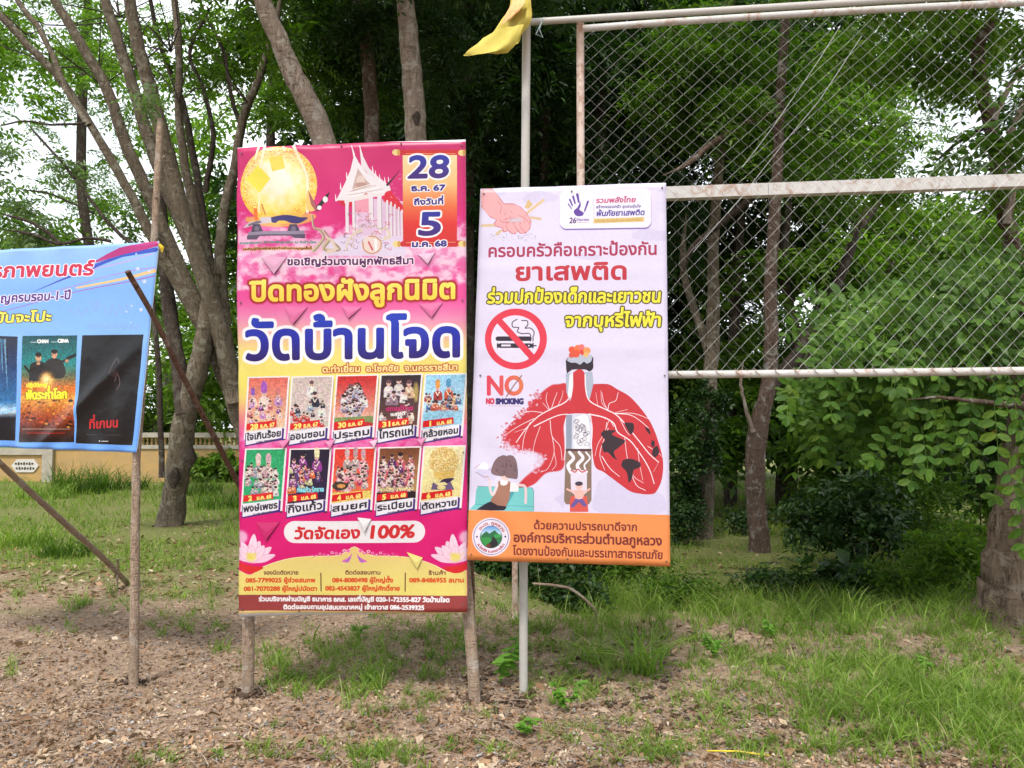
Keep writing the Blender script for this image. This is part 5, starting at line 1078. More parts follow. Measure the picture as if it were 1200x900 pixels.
# two pale trunks whose feet are hidden by the magenta banner
T3, g = tree('pale_trunk_tree', (430, 672), 'thick pale leaning trunk rising to the left behind the magenta banner')
D3 = float(g[1])
limb('trunk', [(432, 690), (430, 660), (422, 540), (412, 380), (400, 260), (386, 190), (368, 135), (346, 92), (326, 44), (306, -4), (292, -50)], [D3, D3, D3-.2, D3-.5], [40, 33, 30, 28, 28, 26, 23, 20, 18], M['bark_pale'], T3, 14, .12)
limb('limb', [(340, 84), (325, 60), (322, 30), (330, -10)], [D3-.3, D3], [9, 6], M['bark_grey'], T3)
crown('crown', T3, [(360,30,80,70,D3+2,1.2,1), (300,-90,170,60,D3+.4,1.6,1.3), (420,130,40,60,D3+3,1,.8), (330,130,40,40,D3+3.5,1,.5)], 820, M['leaf_mid'], pairs=7, rl=.3, ll=.085, lw=.032)
T4, g = tree('pale_trunk_tree', (495, 662), 'straight pale trunk with a dark knot rising behind the top of the magenta banner')
D4 = float(g[1])
limb('trunk', [(497, 680), (495, 650), (492, 500), (490, 330), (489, 200), (487, 150), (484, 95), (479, 45), (475, -4), (470, -60)], [D4, D4, D4-.2], [34, 28, 26, 26, 26, 24, 23, 21, 19], M['bark_pale'], T4, 14, .10)
bb = MB(); q = P(489, 138, D4-.28); bb.tube([q+[0, .02, -.07], q+[0, -.03, 0], q+[0, .02, .06]], [.02, .045, .02], 8, .5); bb.build('knot', M['bark_dark'], T4, True)
crown('crown', T4, [(470,40,110,70,D4+2.2,1.5,1.1), (560,-80,200,70,D4+.6,2,1.3), (430,180,50,60,D4+3,1,1)], 1300, M['leaf_dark'], pairs=7, rl=.3, ll=.085, lw=.028, droop=.8)
T5, g = tree('background_tree', (432, 640), 'dim straight trunk half lost in shade left of the pale knotted trunk', 'trees standing back in the wood')
limb('trunk', [(434, 650), (433, 500), (432, 300), (436, 200), (434, 110), (428, 40), (424, -40)], float(g[1])+.5, [24, 19, 17, 14], M['bark_red'], T5, 10)
crown('crown', T5, [(430,20,120,70,float(g[1])+1.5,1.4,1), (430,-80,160,60,float(g[1])+.5,2,1)], 700, M['leaf_dark'], pairs=7, rl=.32, ll=.09, lw=.03, droop=.7)
# the wood on the right
T6, g = tree('slender_tree', (890, 648), 'slender red brown trunk with lichen at its foot and a thin dead side shoot')
D6 = float(g[1])
limb('trunk', [(892, 664), (890, 640), (887, 600), (885, 560), (886, 520), (894, 480), (902, 440), (903, 400), (903, 340), (906, 270), (911, 200), (914, 130), (918, 60), (925, -20)], [D6, D6, D6-.1], [30, 25, 23, 23, 24, 20, 17, 16, 15, 14, 13, 12, 11, 10], M['bark_red'], T6, 12, .14)
limb('side_shoot', [(883, 506), (877, 488), (871, 466), (868, 446), (872, 420)], D6-.1, [6, 4, 3], M['bark_pale'], T6, 6)
limb('limb', [(898, 462), (915, 438), (945, 400), (972, 355), (992, 305), (1010, 260)], [D6, D6+.8], [17, 15, 12, 9], M['bark_dark'], T6)
limb('limb', [(909, 216), (880, 232), (845, 262), (812, 290), (795, 330)], [D6, D6+.6], [10, 8, 6], M['bark_dark'], T6)
limb('limb', [(910, 132), (885, 140), (860, 152), (830, 172), (806, 192), (776, 206)], [D6, D6-.6], [7, 8, 7, 5], M['bark_red'], T6)
crown('crown', T6, [(880,80,120,80,D6+.5,1.5,1.1), (990,190,90,60,D6+1,1.2,.5), (800,100,90,80,D6+1,1.5,.9), (930,350,50,40,D6+1,.8,.35), (900,-80,220,70,D6,2.2,.6)], 1500, M['leaf_mid'], pairs=7, rl=.34, ll=.09, lw=.032, droop=.6)
T7, g = tree('ivy_clad_tree', (826, 632), 'grey trunk clad in small dark climbing leaves just right of the campaign board')
D7 = float(g[1])
limb('trunk', [(826, 645), (826, 610), (829, 540), (831, 470), (835, 400), (836, 340), (836, 280), (842, 200), (850, 100), (856, 0)], D7, [26, 21, 19, 17, 14, 12, 11, 10], M['bark_grey'], T7, 10)
limb('limb', [(832, 420), (820, 380), (808, 345), (800, 310), (804, 250)], [D7, D7+.5], [11, 9, 7], M['bark_grey'], T7, 8)
C = blob_points([(812,520,26,75,D7-.3,.35,1), (806,580,22,40,D7-.2,.3,1), (835,470,16,60,D7-.2,.2,1)], 620); V, F = sprays(C, None, 3, .14, .07, .045, droop=.9); mesh('ivy', V, F, M['leaf_dark'], T7)
crown('crown', T7, [(840,60,120,70,D7+1,1.5,1), (800,300,40,50,D7+1.5,1,.4)], 700, M['leaf_dark'], pairs=7, rl=.34, ll=.09, lw=.03)
T8, g = tree('leaning_tree', (925, 600), 'dark leaning trunk forking up to the right behind the slender red brown trunk')
D8 = float(g[1])
limb('trunk', [(922, 612), (921, 560), (926, 500), (932, 450), (946, 400), (968, 350), (985, 310), (1010, 262), (1040, 220)], D8, [26, 24, 22, 19, 17, 14, 11], M['bark_dark'], T8, 10)
limb('limb', [(940, 420), (925, 360), (918, 300), (922, 240), (915, 170)], D8, [14, 11, 9], M['bark_dark'], T8)
limb('limb', [(980, 325), (1000, 350), (1030, 330), (1060, 290)], D8, [8, 6, 4], M['bark_dark'], T8)
crown('crown', T8, [(980,150,80,70,D8+1,1.6,.9), (1060,280,80,40,D8+1,1.4,.8), (960,280,60,50,D8+1,1,.5)], 900, M['leaf_light'], pairs=6, rl=.38, ll=.11, lw=.045)
T9, g = tree('crooked_tree', (1200, 640), 'crooked brown trunk with pale forked branches at the right edge above the middle rail')
D9 = 8.6
limb('trunk', [(1206, 668), (1203, 600), (1200, 500), (1196, 400), (1190, 330), (1182, 270), (1172, 225), (1168, 180), (1160, 140), (1150, 100), (1146, 62), (1158, 30), (1170, 0), (1180, -40)], [float(g[1]), D9+.4, D9], [30, 26, 24, 22, 20, 18, 16, 15, 14, 12, 10, 8], M['bark_red'], T9, 12, .2)
limb('limb', [(1180, 262), (1186, 220), (1182, 170), (1196, 130), (1210, 100)], D9, [10, 8, 6], M['bark_pale'], T9, 8)
limb('limb', [(1164, 142), (1176, 116), (1188, 92), (1204, 70)], D9, [7, 5], M['bark_pale'], T9, 7)
limb('limb', [(1156, 150), (1136, 158), (1112, 176), (1094, 192)], [D9, D9+.6], [6, 4, 3], M['bark_dark'], T9, 7)
crown('crown', T9, [(1150,60,70,50,D9+.8,1,.9), (1050,50,80,40,D9+1.4,1.2,.9), (1190,200,26,40,D9+.6,.6,.6), (1130,-60,160,60,D9,2,1.2), (1050,235,50,20,D9+1,.8,.5)], 900, M['leaf_light'], pairs=6, rl=.34, ll=.10, lw=.042)
# deeper trunks
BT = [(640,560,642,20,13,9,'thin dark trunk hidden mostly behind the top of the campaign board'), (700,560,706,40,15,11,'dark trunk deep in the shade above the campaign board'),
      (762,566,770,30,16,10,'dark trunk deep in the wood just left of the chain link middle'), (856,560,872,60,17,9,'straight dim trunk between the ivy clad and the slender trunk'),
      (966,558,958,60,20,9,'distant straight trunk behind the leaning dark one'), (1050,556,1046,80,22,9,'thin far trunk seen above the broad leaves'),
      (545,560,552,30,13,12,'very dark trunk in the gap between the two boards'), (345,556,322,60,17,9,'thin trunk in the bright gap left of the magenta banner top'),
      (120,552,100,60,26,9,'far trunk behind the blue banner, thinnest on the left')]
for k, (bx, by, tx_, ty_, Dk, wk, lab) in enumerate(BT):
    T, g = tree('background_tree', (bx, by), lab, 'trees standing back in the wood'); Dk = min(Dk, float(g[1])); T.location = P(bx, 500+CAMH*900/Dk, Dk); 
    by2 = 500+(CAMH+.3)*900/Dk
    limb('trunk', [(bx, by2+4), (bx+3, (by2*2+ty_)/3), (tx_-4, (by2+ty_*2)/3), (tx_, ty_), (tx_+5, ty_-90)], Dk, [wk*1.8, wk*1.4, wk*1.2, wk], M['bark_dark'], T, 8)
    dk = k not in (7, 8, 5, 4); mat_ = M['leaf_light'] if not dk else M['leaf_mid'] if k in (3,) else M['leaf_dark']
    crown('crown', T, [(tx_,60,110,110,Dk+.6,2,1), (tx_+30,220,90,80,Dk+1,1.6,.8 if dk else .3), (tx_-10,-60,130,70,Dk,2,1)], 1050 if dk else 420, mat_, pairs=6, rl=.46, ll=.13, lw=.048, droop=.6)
limb_t = None
# far wood: one mass that nobody could count
def far_wood(name, blobs, n, mat, label, **kw):
    C = blob_points(blobs, int(n*2.1)); V, F = sprays(C, None, **kw); o = mesh(name, V, F, mat); tag(o, label, kind='stuff'); return o
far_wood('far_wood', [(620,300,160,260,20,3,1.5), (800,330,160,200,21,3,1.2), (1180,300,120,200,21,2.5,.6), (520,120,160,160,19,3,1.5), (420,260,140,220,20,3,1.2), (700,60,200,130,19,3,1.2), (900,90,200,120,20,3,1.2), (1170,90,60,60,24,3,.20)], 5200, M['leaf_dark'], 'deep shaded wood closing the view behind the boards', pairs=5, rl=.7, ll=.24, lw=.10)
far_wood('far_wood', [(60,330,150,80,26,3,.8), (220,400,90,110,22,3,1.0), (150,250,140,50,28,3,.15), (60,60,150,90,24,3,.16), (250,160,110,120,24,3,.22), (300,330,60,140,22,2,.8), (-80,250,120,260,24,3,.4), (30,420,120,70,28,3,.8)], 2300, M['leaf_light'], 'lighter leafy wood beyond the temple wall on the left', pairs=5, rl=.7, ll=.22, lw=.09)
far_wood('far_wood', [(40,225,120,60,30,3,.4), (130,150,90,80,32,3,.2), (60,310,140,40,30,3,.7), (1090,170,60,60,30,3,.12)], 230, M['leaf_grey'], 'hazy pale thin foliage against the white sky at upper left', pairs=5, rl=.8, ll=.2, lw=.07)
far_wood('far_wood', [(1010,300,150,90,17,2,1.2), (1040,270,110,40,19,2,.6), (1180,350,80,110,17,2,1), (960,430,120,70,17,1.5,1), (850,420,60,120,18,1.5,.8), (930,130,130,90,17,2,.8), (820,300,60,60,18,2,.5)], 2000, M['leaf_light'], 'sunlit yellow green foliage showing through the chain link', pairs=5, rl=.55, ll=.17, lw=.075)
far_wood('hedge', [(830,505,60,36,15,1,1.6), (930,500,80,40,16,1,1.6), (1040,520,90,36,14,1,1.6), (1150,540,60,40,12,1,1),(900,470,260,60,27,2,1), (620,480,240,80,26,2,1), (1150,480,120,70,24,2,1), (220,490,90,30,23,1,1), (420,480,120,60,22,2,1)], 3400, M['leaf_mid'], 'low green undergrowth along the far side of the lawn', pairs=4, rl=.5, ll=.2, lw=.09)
# thin bare branches against the sky on the left
T10, g = tree('small_bare_tree', (30, 560), 'thin dark arching branches crossing the white sky above the blue banner')
limb('branch', [(160, 290), (128, 262), (100, 226), (72, 190), (45, 160), (28, 140)], 8.6, [5, 4, 3, 2], M['bark_dark'], T10, 6)
limb('branch', [(110, 250), (80, 236), (55, 226), (20, 222)], 8.7, [3, 2], M['bark_dark'], T10, 5)
limb('branch', [(100, 144), (60, 146), (28, 142), (-10, 150)], 8.7, [3, 2], M['bark_dark'], T10, 5)
limb('branch', [(130, 283), (100, 279), (70, 286), (40, 275), (0, 268)], 8.5, [4, 3], M['bark_dark'], T10, 6)
limb('branch', [(72, 286), (40, 262), (0, 250)], 8.5, [4, 3], M['bark_dark'], T10, 6)
limb('trunk', [(190, 560), (186, 440), (176, 330), (160, 290)], [8.7, 8.6], [7, 6, 5], M['bark_dark'], T10, 7)
crown('crown', T10, [(30,170,60,36,8.8,.5,.5), (60,265,60,18,8.8,.5,.9), (15,225,40,20,8.9,.5,.5), (150,130,40,40,9,.5,.2)], 150, M['leaf_grey'], pairs=5, rl=.22, ll=.06, lw=.028)

# the big tree at the right edge with broad leaflets hanging over the bank
gB = hit(1196, 733); DB = float(gB[1])
TB = root('broad_leaf_tree', tuple(map(float, gB)), 'massive rough trunk at the right edge, its broad leaved boughs hanging over the bank', 'tree')
limb('trunk', [(1195, 770), (1201, 745), (1203, 720), (1208, 680), (1213, 630), (1219, 580), (1225, 530), (1235, 460), (1255, 380), (1271, 280), (1289, 120), (1299, -60)], [DB, DB, DB+.05], [136, 118, 108, 101, 95, 91, 88, 84, 78, 72, 66, 60], M['bark_big'], TB, 30, .07, 6)
limb('bough', [(1250, 400), (1215, 372), (1180, 362), (1140, 358), (1090, 362), (1040, 372), (1000, 385)], [DB, DB+.8, DB+1.2], [22, 12, 8, 5, 3, 2], M['bark_dark'], TB, 8)
limb('bough', [(1240, 450), (1190, 446), (1150, 442), (1100, 438), (1040, 436), (980, 438), (940, 446)], [DB, DB-.1, DB+.3], [16, 9, 6, 4, 2], M['bark_red'], TB, 8)
limb('bough', [(1236, 470), (1190, 474), (1140, 470), (1100, 466), (1062, 468)], [DB-.1, DB-.6], [12, 7, 4, 2], M['bark_red'], TB, 7)
# leaflets: the nearest are single leaves, the rest one mass
lv, lf = leaf_arrays(np.zeros((1, 3)), np.array([[0, 1., 0]]), np.array([[0, 0, 1.]]), np.array([1.]), np.array([.56]), True, .12)
lme = bpy.data.meshes.new('leaf'); lme.from_pydata([tuple(q) for q in lv], [], [tuple(map(int, q)) for q in lf]); lme.materials.append(None); lme.update(); lme.polygons.foreach_set('use_smooth', np.ones(len(lme.polygons), bool))
m_ = leafmat('single_broad_leaf', [(.05,.13,.012), (.085,.19,.018), (.15,.26,.025), (.065,.16,.018), (.20,.28,.03)], .4, .5, .25)
oi = m_.node_tree.nodes.new('ShaderNodeObjectInfo')
for l_ in list(m_.node_tree.links):
    if l_.from_node.type == 'NEW_GEOMETRY': m_.node_tree.links.new(oi.outputs['Random'], l_.to_socket)
lme.materials[0] = m_
from mathutils import Matrix
n_single = 0; rest_B, rest_D, rest_U, rest_L = [], [], [], []
ra = MB()
def rachis(x, y, D, ang, ln, pairs, ll, tilt, singles):
    """one hanging compound leaf: start px, direction on the picture plane, length in m"""
    global n_single
    p0 = P(x, y, D); d = np.array([math.cos(ang), -.25+rng.normal()*.2, -math.sin(ang)]); d /= np.linalg.norm(d); face = np.array([rng.normal()*.3, -1., .85+rng.normal()*.3]); face /= np.linalg.norm(face)
    s = np.cross(d, face); s /= np.linalg.norm(s); nn = np.cross(s, d); q = [p0]
    for k in range(pairs):
        t_ = (k+1)/pairs; b_ = p0+d*ln*t_+np.array([0, 0, -1])*ln*.22*t_*t_; q.append(b_)
        for sg in ((-1, 1) if k < pairs-1 else (-1, 1, 0)):
            dl = s*sg+d*(.35 if sg else 1)+rng.normal(size=3)*.16+np.array([0, 0, -.22]); dl /= np.linalg.norm(dl); l_ = ll*(.8+.35*rng.random())*(1.1-.3*abs(t_-.5))
            uu = nn*(1 if nn[2] > 0 else -1)+rng.normal(size=3)*.22
            if singles and n_single < 300:
                ss = np.cross(dl, uu); ss /= np.linalg.norm(ss); uz = np.cross(ss, dl); mt = Matrix(((ss[0]*l_, dl[0]*l_, uz[0]*l_, b_[0]), (ss[1]*l_, dl[1]*l_, uz[1]*l_, b_[1]), (ss[2]*l_, dl[2]*l_, uz[2]*l_, b_[2]), (0, 0, 0, 1)))
                o = bpy.data.objects.new('leaf', lme); COL.objects.link(o); o.parent = TB; o.matrix_local = Matrix.Translation(-Vector(TB.location)) @ mt; n_single += 1
            else: rest_B.append(b_); rest_D.append(dl); rest_U.append(uu); rest_L.append(l_)
    ra.tube(q, .0022, 4, 0, False)
for x, y, D, a_, ln, n_, ll in ((925,448,5.9,1.9,.26,4,.085),(950,452,5.9,1.5,.32,5,.085),(975,448,5.85,1.25,.26,4,.08),(935,440,5.9,2.6,.16,3,.08),(960,500,5.8,1.6,.2,3,.08),
    (1060,470,5.5,1.9,.3,4,.09),(1085,470,5.4,1.4,.34,5,.09),(1105,475,5.4,1.2,.3,5,.088),(1050,500,5.5,2.4,.26,4,.09),(1080,500,5.3,1.7,.26,4,.09),(1035,535,5.5,2.9,.14,3,.085),
    (1160,440,5.2,1.2,.3,4,.088),(1182,440,5.2,1.5,.36,5,.086),(1200,430,5.2,1.3,.36,5,.09),(1180,520,5.1,1.0,.24,3,.095),(1204,520,5.1,1.5,.3,4,.095),(1196,590,5.1,1.6,.22,3,.1),(1180,545,5.05,1.5,.2,3,.09),(1200,560,5.05,1.2,.22,3,.095),(1165,470,5.15,1.7,.34,5,.092),(1188,480,5.1,1.3,.34,5,.095),(1208,470,5.1,1.6,.36,5,.095),(1120,500,5.3,1.2,.3,4,.09),(1140,455,5.3,1.8,.32,5,.088),(1100,440,5.4,1.5,.34,5,.088),(1065,440,5.5,1.7,.3,5,.085),(1030,448,5.6,1.4,.3,4,.085),(1000,450,5.7,1.9,.26,4,.085),(1210,530,5.1,1.9,.26,4,.095),(1075,520,5.4,2.0,.24,4,.09),(1172,560,5.15,1.9,.1,2,.09)): rachis(x, y, D, a_, ln, n_, ll, 0, True)
for k in range(760):
    x, y = 960+rng.random()*260, 300+rng.random()*135; edge_ = 300+max(0, 1120-x)*.45+90*(fbm(x*.02+3, 1.7, 3)-.4)
    if y < edge_ or fbm(x*.022, y*.03+7, 3) < .34: continue
    rachis(x, y-8, 5.3+rng.random()*1.6, rng.normal()*.9+1.4+(1.4 if rng.random() < .5 else 0), .22+.16*rng.random(), int(3+rng.random()*3), .06+.035*rng.random(), 0, False)
for k in range(170):
    x, y = 930+rng.random()*290, 432+rng.random()*60*(1 if k % 3 else .3); rachis(x, y, 6.1+rng.random()*.8, rng.normal()*.6+1.7, .26+.1*rng.random(), 5, .08, 0, False)
V, F = leaf_arrays(np.array(rest_B), np.array(rest_D), unit(np.array(rest_U)), np.array(rest_L), np.array(rest_L)*.54, True, .12)
o = mesh('leaf_mass', V, F, M['leaf_big'], TB, True); o['kind'] = 'stuff'
ra.build('leaf_stalks', M['leaf_light'], TB)['kind'] = 'stuff'
C = blob_points([(1250,150,120,110,DB+1.2,.9,1), (1260,-90,200,80,DB+.5,1.5,1.2)], 500); V, F = sprays(C, None, 6, .3, .085, .048, oval=False); o = mesh('upper_crown', V, F, M['leaf_big'], TB)
C = blob_points([(1090,480,110,50,7.6,.7,1), (1180,520,60,60,7.4,.6,.7), (980,470,50,40,7.8,.5,.6)], 620); V, F = sprays(C, None, 5, .3, .085, .05, oval=False); mesh('inner_crown', V, F, M['leaf_dark'], TB)  # shade under the boughs put into the colour: darker leaves than the outer crown
C = np.c_[.9+rng.random(700)*6.5, 3.9+rng.random(700)*3.6, 5.7+rng.random(700)*1.9]; C[:, 2] += .25*(C[:, 1]-4); C = C[fbm(C[:, 0]*.9, C[:, 1]*.9, 3) > .40]
C = np.repeat(C, 2, 0)+rng.normal(size=(len(C)*2, 3))*.16; V, F = sprays(C, None, 6, .34, .10, .055); mesh('overhanging_crown', V, F, M['leaf_big'], TB)
# shrubs
def shrub(x, y, w_, h_, n, mat, label, ll=.06, lw=.035, group=None, pairs=4, rl=.2, up_=None, name='shrub', dd=.35):
    g_ = hit(x, y); D_g = float(g_[1]); k_ = D_g/900; R_ = root(name, tuple(map(float, g_)), label, 'shrub' if name == 'shrub' else 'plant', group)
    C = rng.normal(size=(n, 3)); C = unit(C)*(rng.random(n)**.45)[:, None]; nc = max(3, n//14); cc = C[:nc]; C = cc[rng.integers(0, nc, n)]*.85+C*.28
    C = C*np.array([w_*k_, w_*k_*dd*1.3, h_*k_*.5])+g_+np.array([0, w_*k_*dd, h_*k_*.52]); C[:, 2] = np.maximum(C[:, 2], g_[2]+.03)
    V, F = sprays(C, None, pairs, rl, ll, lw, droop=.5); mesh('foliage', V, F, mat, R_)
    bb = MB()
    for k in range(7):
        e = C[rng.integers(0, n)]; m0 = g_+np.array([rng.normal()*.06, w_*k_*dd+rng.normal()*.05, -.03]); bb.tube([m0, (m0+e)/2+[0, 0, .06], e], [.012, .008, .003], 5, 0, False)
    bb.build('stems', M['bark_dark'], R_); return R_
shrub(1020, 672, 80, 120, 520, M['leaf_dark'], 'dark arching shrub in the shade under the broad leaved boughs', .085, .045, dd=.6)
shrub(1095, 660, 80, 170, 560, M['leaf_mid'], 'tall mid green shrub just left of the massive trunk', .07, .035, dd=.5)
shrub(985, 700, 36, 46, 90, M['leaf_dark'], 'small low shrub with a few large leaves at the edge of the bank', .13, .10, pairs=2)
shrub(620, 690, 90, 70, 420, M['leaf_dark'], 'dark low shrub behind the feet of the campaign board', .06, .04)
shrub(720, 688, 80, 62, 420, M['leaf_mid'], 'leafy green shrub under the orange foot of the campaign board', .07, .03)
shrub(800, 640, 30, 70, 200, M['leaf_dark'], 'ivy covered bush at the right corner of the campaign board', .05, .035)
shrub(250, 566, 40, 40, 220, M['leaf_light'], 'bright leafy bush in front of the pierced balustrade', .14, .07)
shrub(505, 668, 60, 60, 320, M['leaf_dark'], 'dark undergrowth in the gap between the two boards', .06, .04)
shrub(1190, 640, 60, 70, 200, M['leaf_light'], 'bright bush behind the massive trunk', .08, .04)
shrub(960, 622, 50, 70, 260, M['leaf_mid'], 'leafy shrub between the slender trunk and the dark arching shrub', .09, .05)
shrub(1130, 700, 60, 90, 330, M['leaf_light'], 'bright leafy shrub against the left side of the massive trunk', .075, .035, dd=.4)
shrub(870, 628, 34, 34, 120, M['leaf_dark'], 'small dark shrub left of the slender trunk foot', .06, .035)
shrub(800, 712, 60, 40, 190, M['leaf_mid'], 'low weedy growth below the right corner of the campaign board', .05, .03, dd=.3)
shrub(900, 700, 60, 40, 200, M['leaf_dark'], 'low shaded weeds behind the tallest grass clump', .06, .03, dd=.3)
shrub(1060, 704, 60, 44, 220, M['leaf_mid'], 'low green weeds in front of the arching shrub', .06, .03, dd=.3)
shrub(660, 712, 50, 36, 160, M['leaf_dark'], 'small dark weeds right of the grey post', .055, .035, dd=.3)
# flowering spray of a shrub among the broad leaves
RFl = root('flowering_plant', tuple(map(float, hit(1150, 640))), 'small yellow blossoms with one red flower among the broad leaves', 'plant')
Mf = {'y': plain('yellow_petals', (.80,.62,.12), .6), 'r': plain('red_petals', (.62,.12,.08), .6)}
V, F = tube([tuple(map(float, hit(1150, 640))), P(1148, 560, 7.2), P(1152, 480, 6.9)], .008, 5); mesh('stem', V, F, M['bark_dark'], RFl)
for x, y, cl in [(1153,490,'r')]+[(x, y, 'y') for x, y in ((1133,472),(1142,470),(1155,470),(1168,470),(1141,476),(1136,504),(1143,507),(1152,500),(1156,497),(1161,510),(1164,508),(1154,512),(1166,504))]:
    q = P(x+rng.normal(), y+rng.normal(), 6.7); bb = MB()
    for a_ in np.arange(5)*1.2566+rng.random():
        r_ = .024 if cl == 'y' else .04; e1 = np.array([math.cos(a_), -.4, math.sin(a_)])*r_; e2 = np.array([math.cos(a_+.5), -.2, math.sin(a_+.5)])*r_*.75; e3 = np.array([math.cos(a_-.5), -.2, math.sin(a_-.5)])*r_*.75
        bb.add([q, q+e2, q+e1, q+e3], [(0, 1, 2), (0, 2, 3)])
    bb.build('flower', Mf[cl], RFl)

# ------------------------------------------------------------------ grass, weeds and litter
def blades(base, h_, w_, lean, seg=3):
    n = len(base); az = rng.random(n)*6.283; d = np.c_[np.cos(az), np.sin(az), az*0]; s = np.c_[-np.sin(az), np.cos(az), az*0]
    tw = rng.random(n)*6.283; s = np.c_[np.cos(tw), np.sin(tw), tw*0]
    V = []
    for k in range(seg):
        t_ = k/seg; c_ = base+np.array([0, 0, 1.])*(h_*(t_-.35*lean*t_*t_))[:, None]+d*(h_*lean*t_**2*.9)[:, None]; w2 = (w_*(1-t_*.55)*.5)[:, None]; V += [c_-s*w2, c_+s*w2]
    V.append(base+np.array([0, 0, 1.])*(h_*(1-.35*lean))[:, None]+d*(h_*lean*.9)[:, None])
    V = np.stack(V, 1).reshape(-1, 3); m_ = 2*seg+1; i = np.arange(n)[:, None]*m_; T = []
    for k in range(seg-1): T += [[2*k, 2*k+1, 2*k+3], [2*k, 2*k+3, 2*k+2]]
    T.append([2*seg-2, 2*seg-1, 2*seg]); return V, np.concatenate([i+q for q in T], 0)
def hits(px, py):
    a, b_ = (px-600)/FPX, (450-py)/FPX; d = np.c_[a, cp-b_*sp, sp+b_*cp]; t_ = CAMH/np.maximum(.004, -d[:, 2])
    for _ in range(6): q = np.array([0, 0, CAMH])+d*t_[:, None]; t_ = (CAMH-ground_z(q[:, 0], q[:, 1]))/np.maximum(.004, -d[:, 2])
    return np.array([0, 0, CAMH])+d*t_[:, None]
# patches as they lie on the ground: centre and size in the photograph, density, blade height (m)
patches = [(440,790,90,34,1.0,.13),(350,800,50,26,.7,.12),(560,700,60,26,.8,.16),(470,745,80,26,.9,.10),(600,740,60,28,.7,.11),(700,730,80,30,1.0,.18),(760,712,90,22,1.2,.26),(900,712,160,22,1.5,.26),(1040,722,140,20,1.5,.2),(1150,735,70,22,1.2,.13),
 (730,770,60,30,.8,.13),(830,760,90,24,.7,.08),(960,770,110,26,1.0,.10),(1060,800,110,30,1.2,.15),(1130,830,90,36,1.5,.17),(970,830,70,26,1.1,.15),(960,800,90,20,.8,.10),(1100,770,110,20,.6,.07),(650,810,40,16,.8,.12),(770,880,60,20,.8,.09),(840,850,60,18,.3,.08),
 (430,888,80,16,1.0,.10),(300,880,40,18,.5,.09),(180,895,30,10,.6,.10),(1190,880,50,26,1.2,.16),(1000,880,40,18,.9,.13),(560,880,60,16,.4,.07),(320,780,40,18,.7,.12),(280,760,40,12,.5,.1),(240,725,40,16,.7,.12),(110,705,60,16,1.0,.12),(60,740,40,14,.3,.08),(10,780,10,12,.8,.1),(180,740,16,16,.6,.14),(220,690,70,14,.8,.13),(30,690,40,12,.8,.13),(700,700,60,18,.9,.3),(1000,690,60,16,.8,.34),(940,690,30,14,.8,.36),(830,710,60,14,.9,.22),(700,850,60,20,.35,.07),(880,790,60,20,.5,.1),(520,830,60,16,.3,.08),(900,770,140,30,.6,.10),(1000,740,160,14,.8,.12),(1120,860,90,30,.8,.15),(1040,840,60,30,.9,.13),(860,820,60,26,.5,.10),(700,800,40,22,.5,.11),(1180,800,40,40,.8,.12),(980,790,60,20,.9,.14),(620,790,40,14,.5,.1),(90,640,90,24,.7,.10),(230,660,60,16,.6,.12),(380,760,60,20,.6,.12),(800,820,90,40,.45,.07),(700,870,90,24,.5,.07),(900,880,120,18,.6,.09),(1100,790,110,40,.7,.09),(640,760,60,24,.6,.1),(460,840,60,20,.3,.06)]
PX, PY, HH = [], [], []
for x, y, rx, ry, dn, hh in patches:
    n = int(rx*ry*dn*(.50 if x > 560 else .48)); nt_ = max(2, n//20); cx_, cy_ = x+rng.normal(size=nt_)*rx*.55, y+rng.normal(size=nt_)*ry*.6; k = rng.integers(0, nt_, n)
    PX.append(cx_[k]+rng.normal(size=n)*4.5); PY.append(cy_[k]+rng.normal(size=n)*2); HH.append(hh*(.82 if y > 780 else 1)*(.4+1.0*rng.random(n)**1.5)*(.7+.6*rng.random(nt_)[k]))
PX, PY, HH = map(np.concatenate, (PX, PY, HH)); ok = PY > 640; PX, PY, HH = PX[ok], PY[ok], HH[ok]
B = hits(PX, PY); B[:, 2] = gz(B[:, 0], B[:, 1])-.008
V, F = blades(B, HH, .003+.0075*rng.random(len(B))**2.5, .3+1.1*rng.random(len(B)), 4)
o = mesh('grass', V, F, M['grass']); tag(o, 'loose tufts of green grass over the brown earth near the boards', kind='stuff')
n = 52000                                                  # the lawn and the shaded grass beyond
PX = rng.random(n)*1300-50; PY = 556+(rng.random(n)**1.1)*150; lim = np.where(PX > 560, 706, np.where(PX < 290, 670, 690)); ok = PY < lim
B = hits(PX[ok], PY[ok]); keep = (fbm(B[:, 0]*.8+2, B[:, 1]*.8, 4) > .40) & (B[:, 1] < 40); B = B[keep]; dist = B[:, 1]
B[:, 2] -= .01; h_ = (.05+.10*rng.random(len(B)))*np.clip(dist/9, .8, 1.9)
V, F = blades(B, h_, .006*np.clip(dist/6, 1, 4), .3+.8*rng.random(len(B)), 2)
o = mesh('grass', V, F, M['grass_far']); tag(o, 'short green lawn under the trees running back to the wall', kind='stuff')
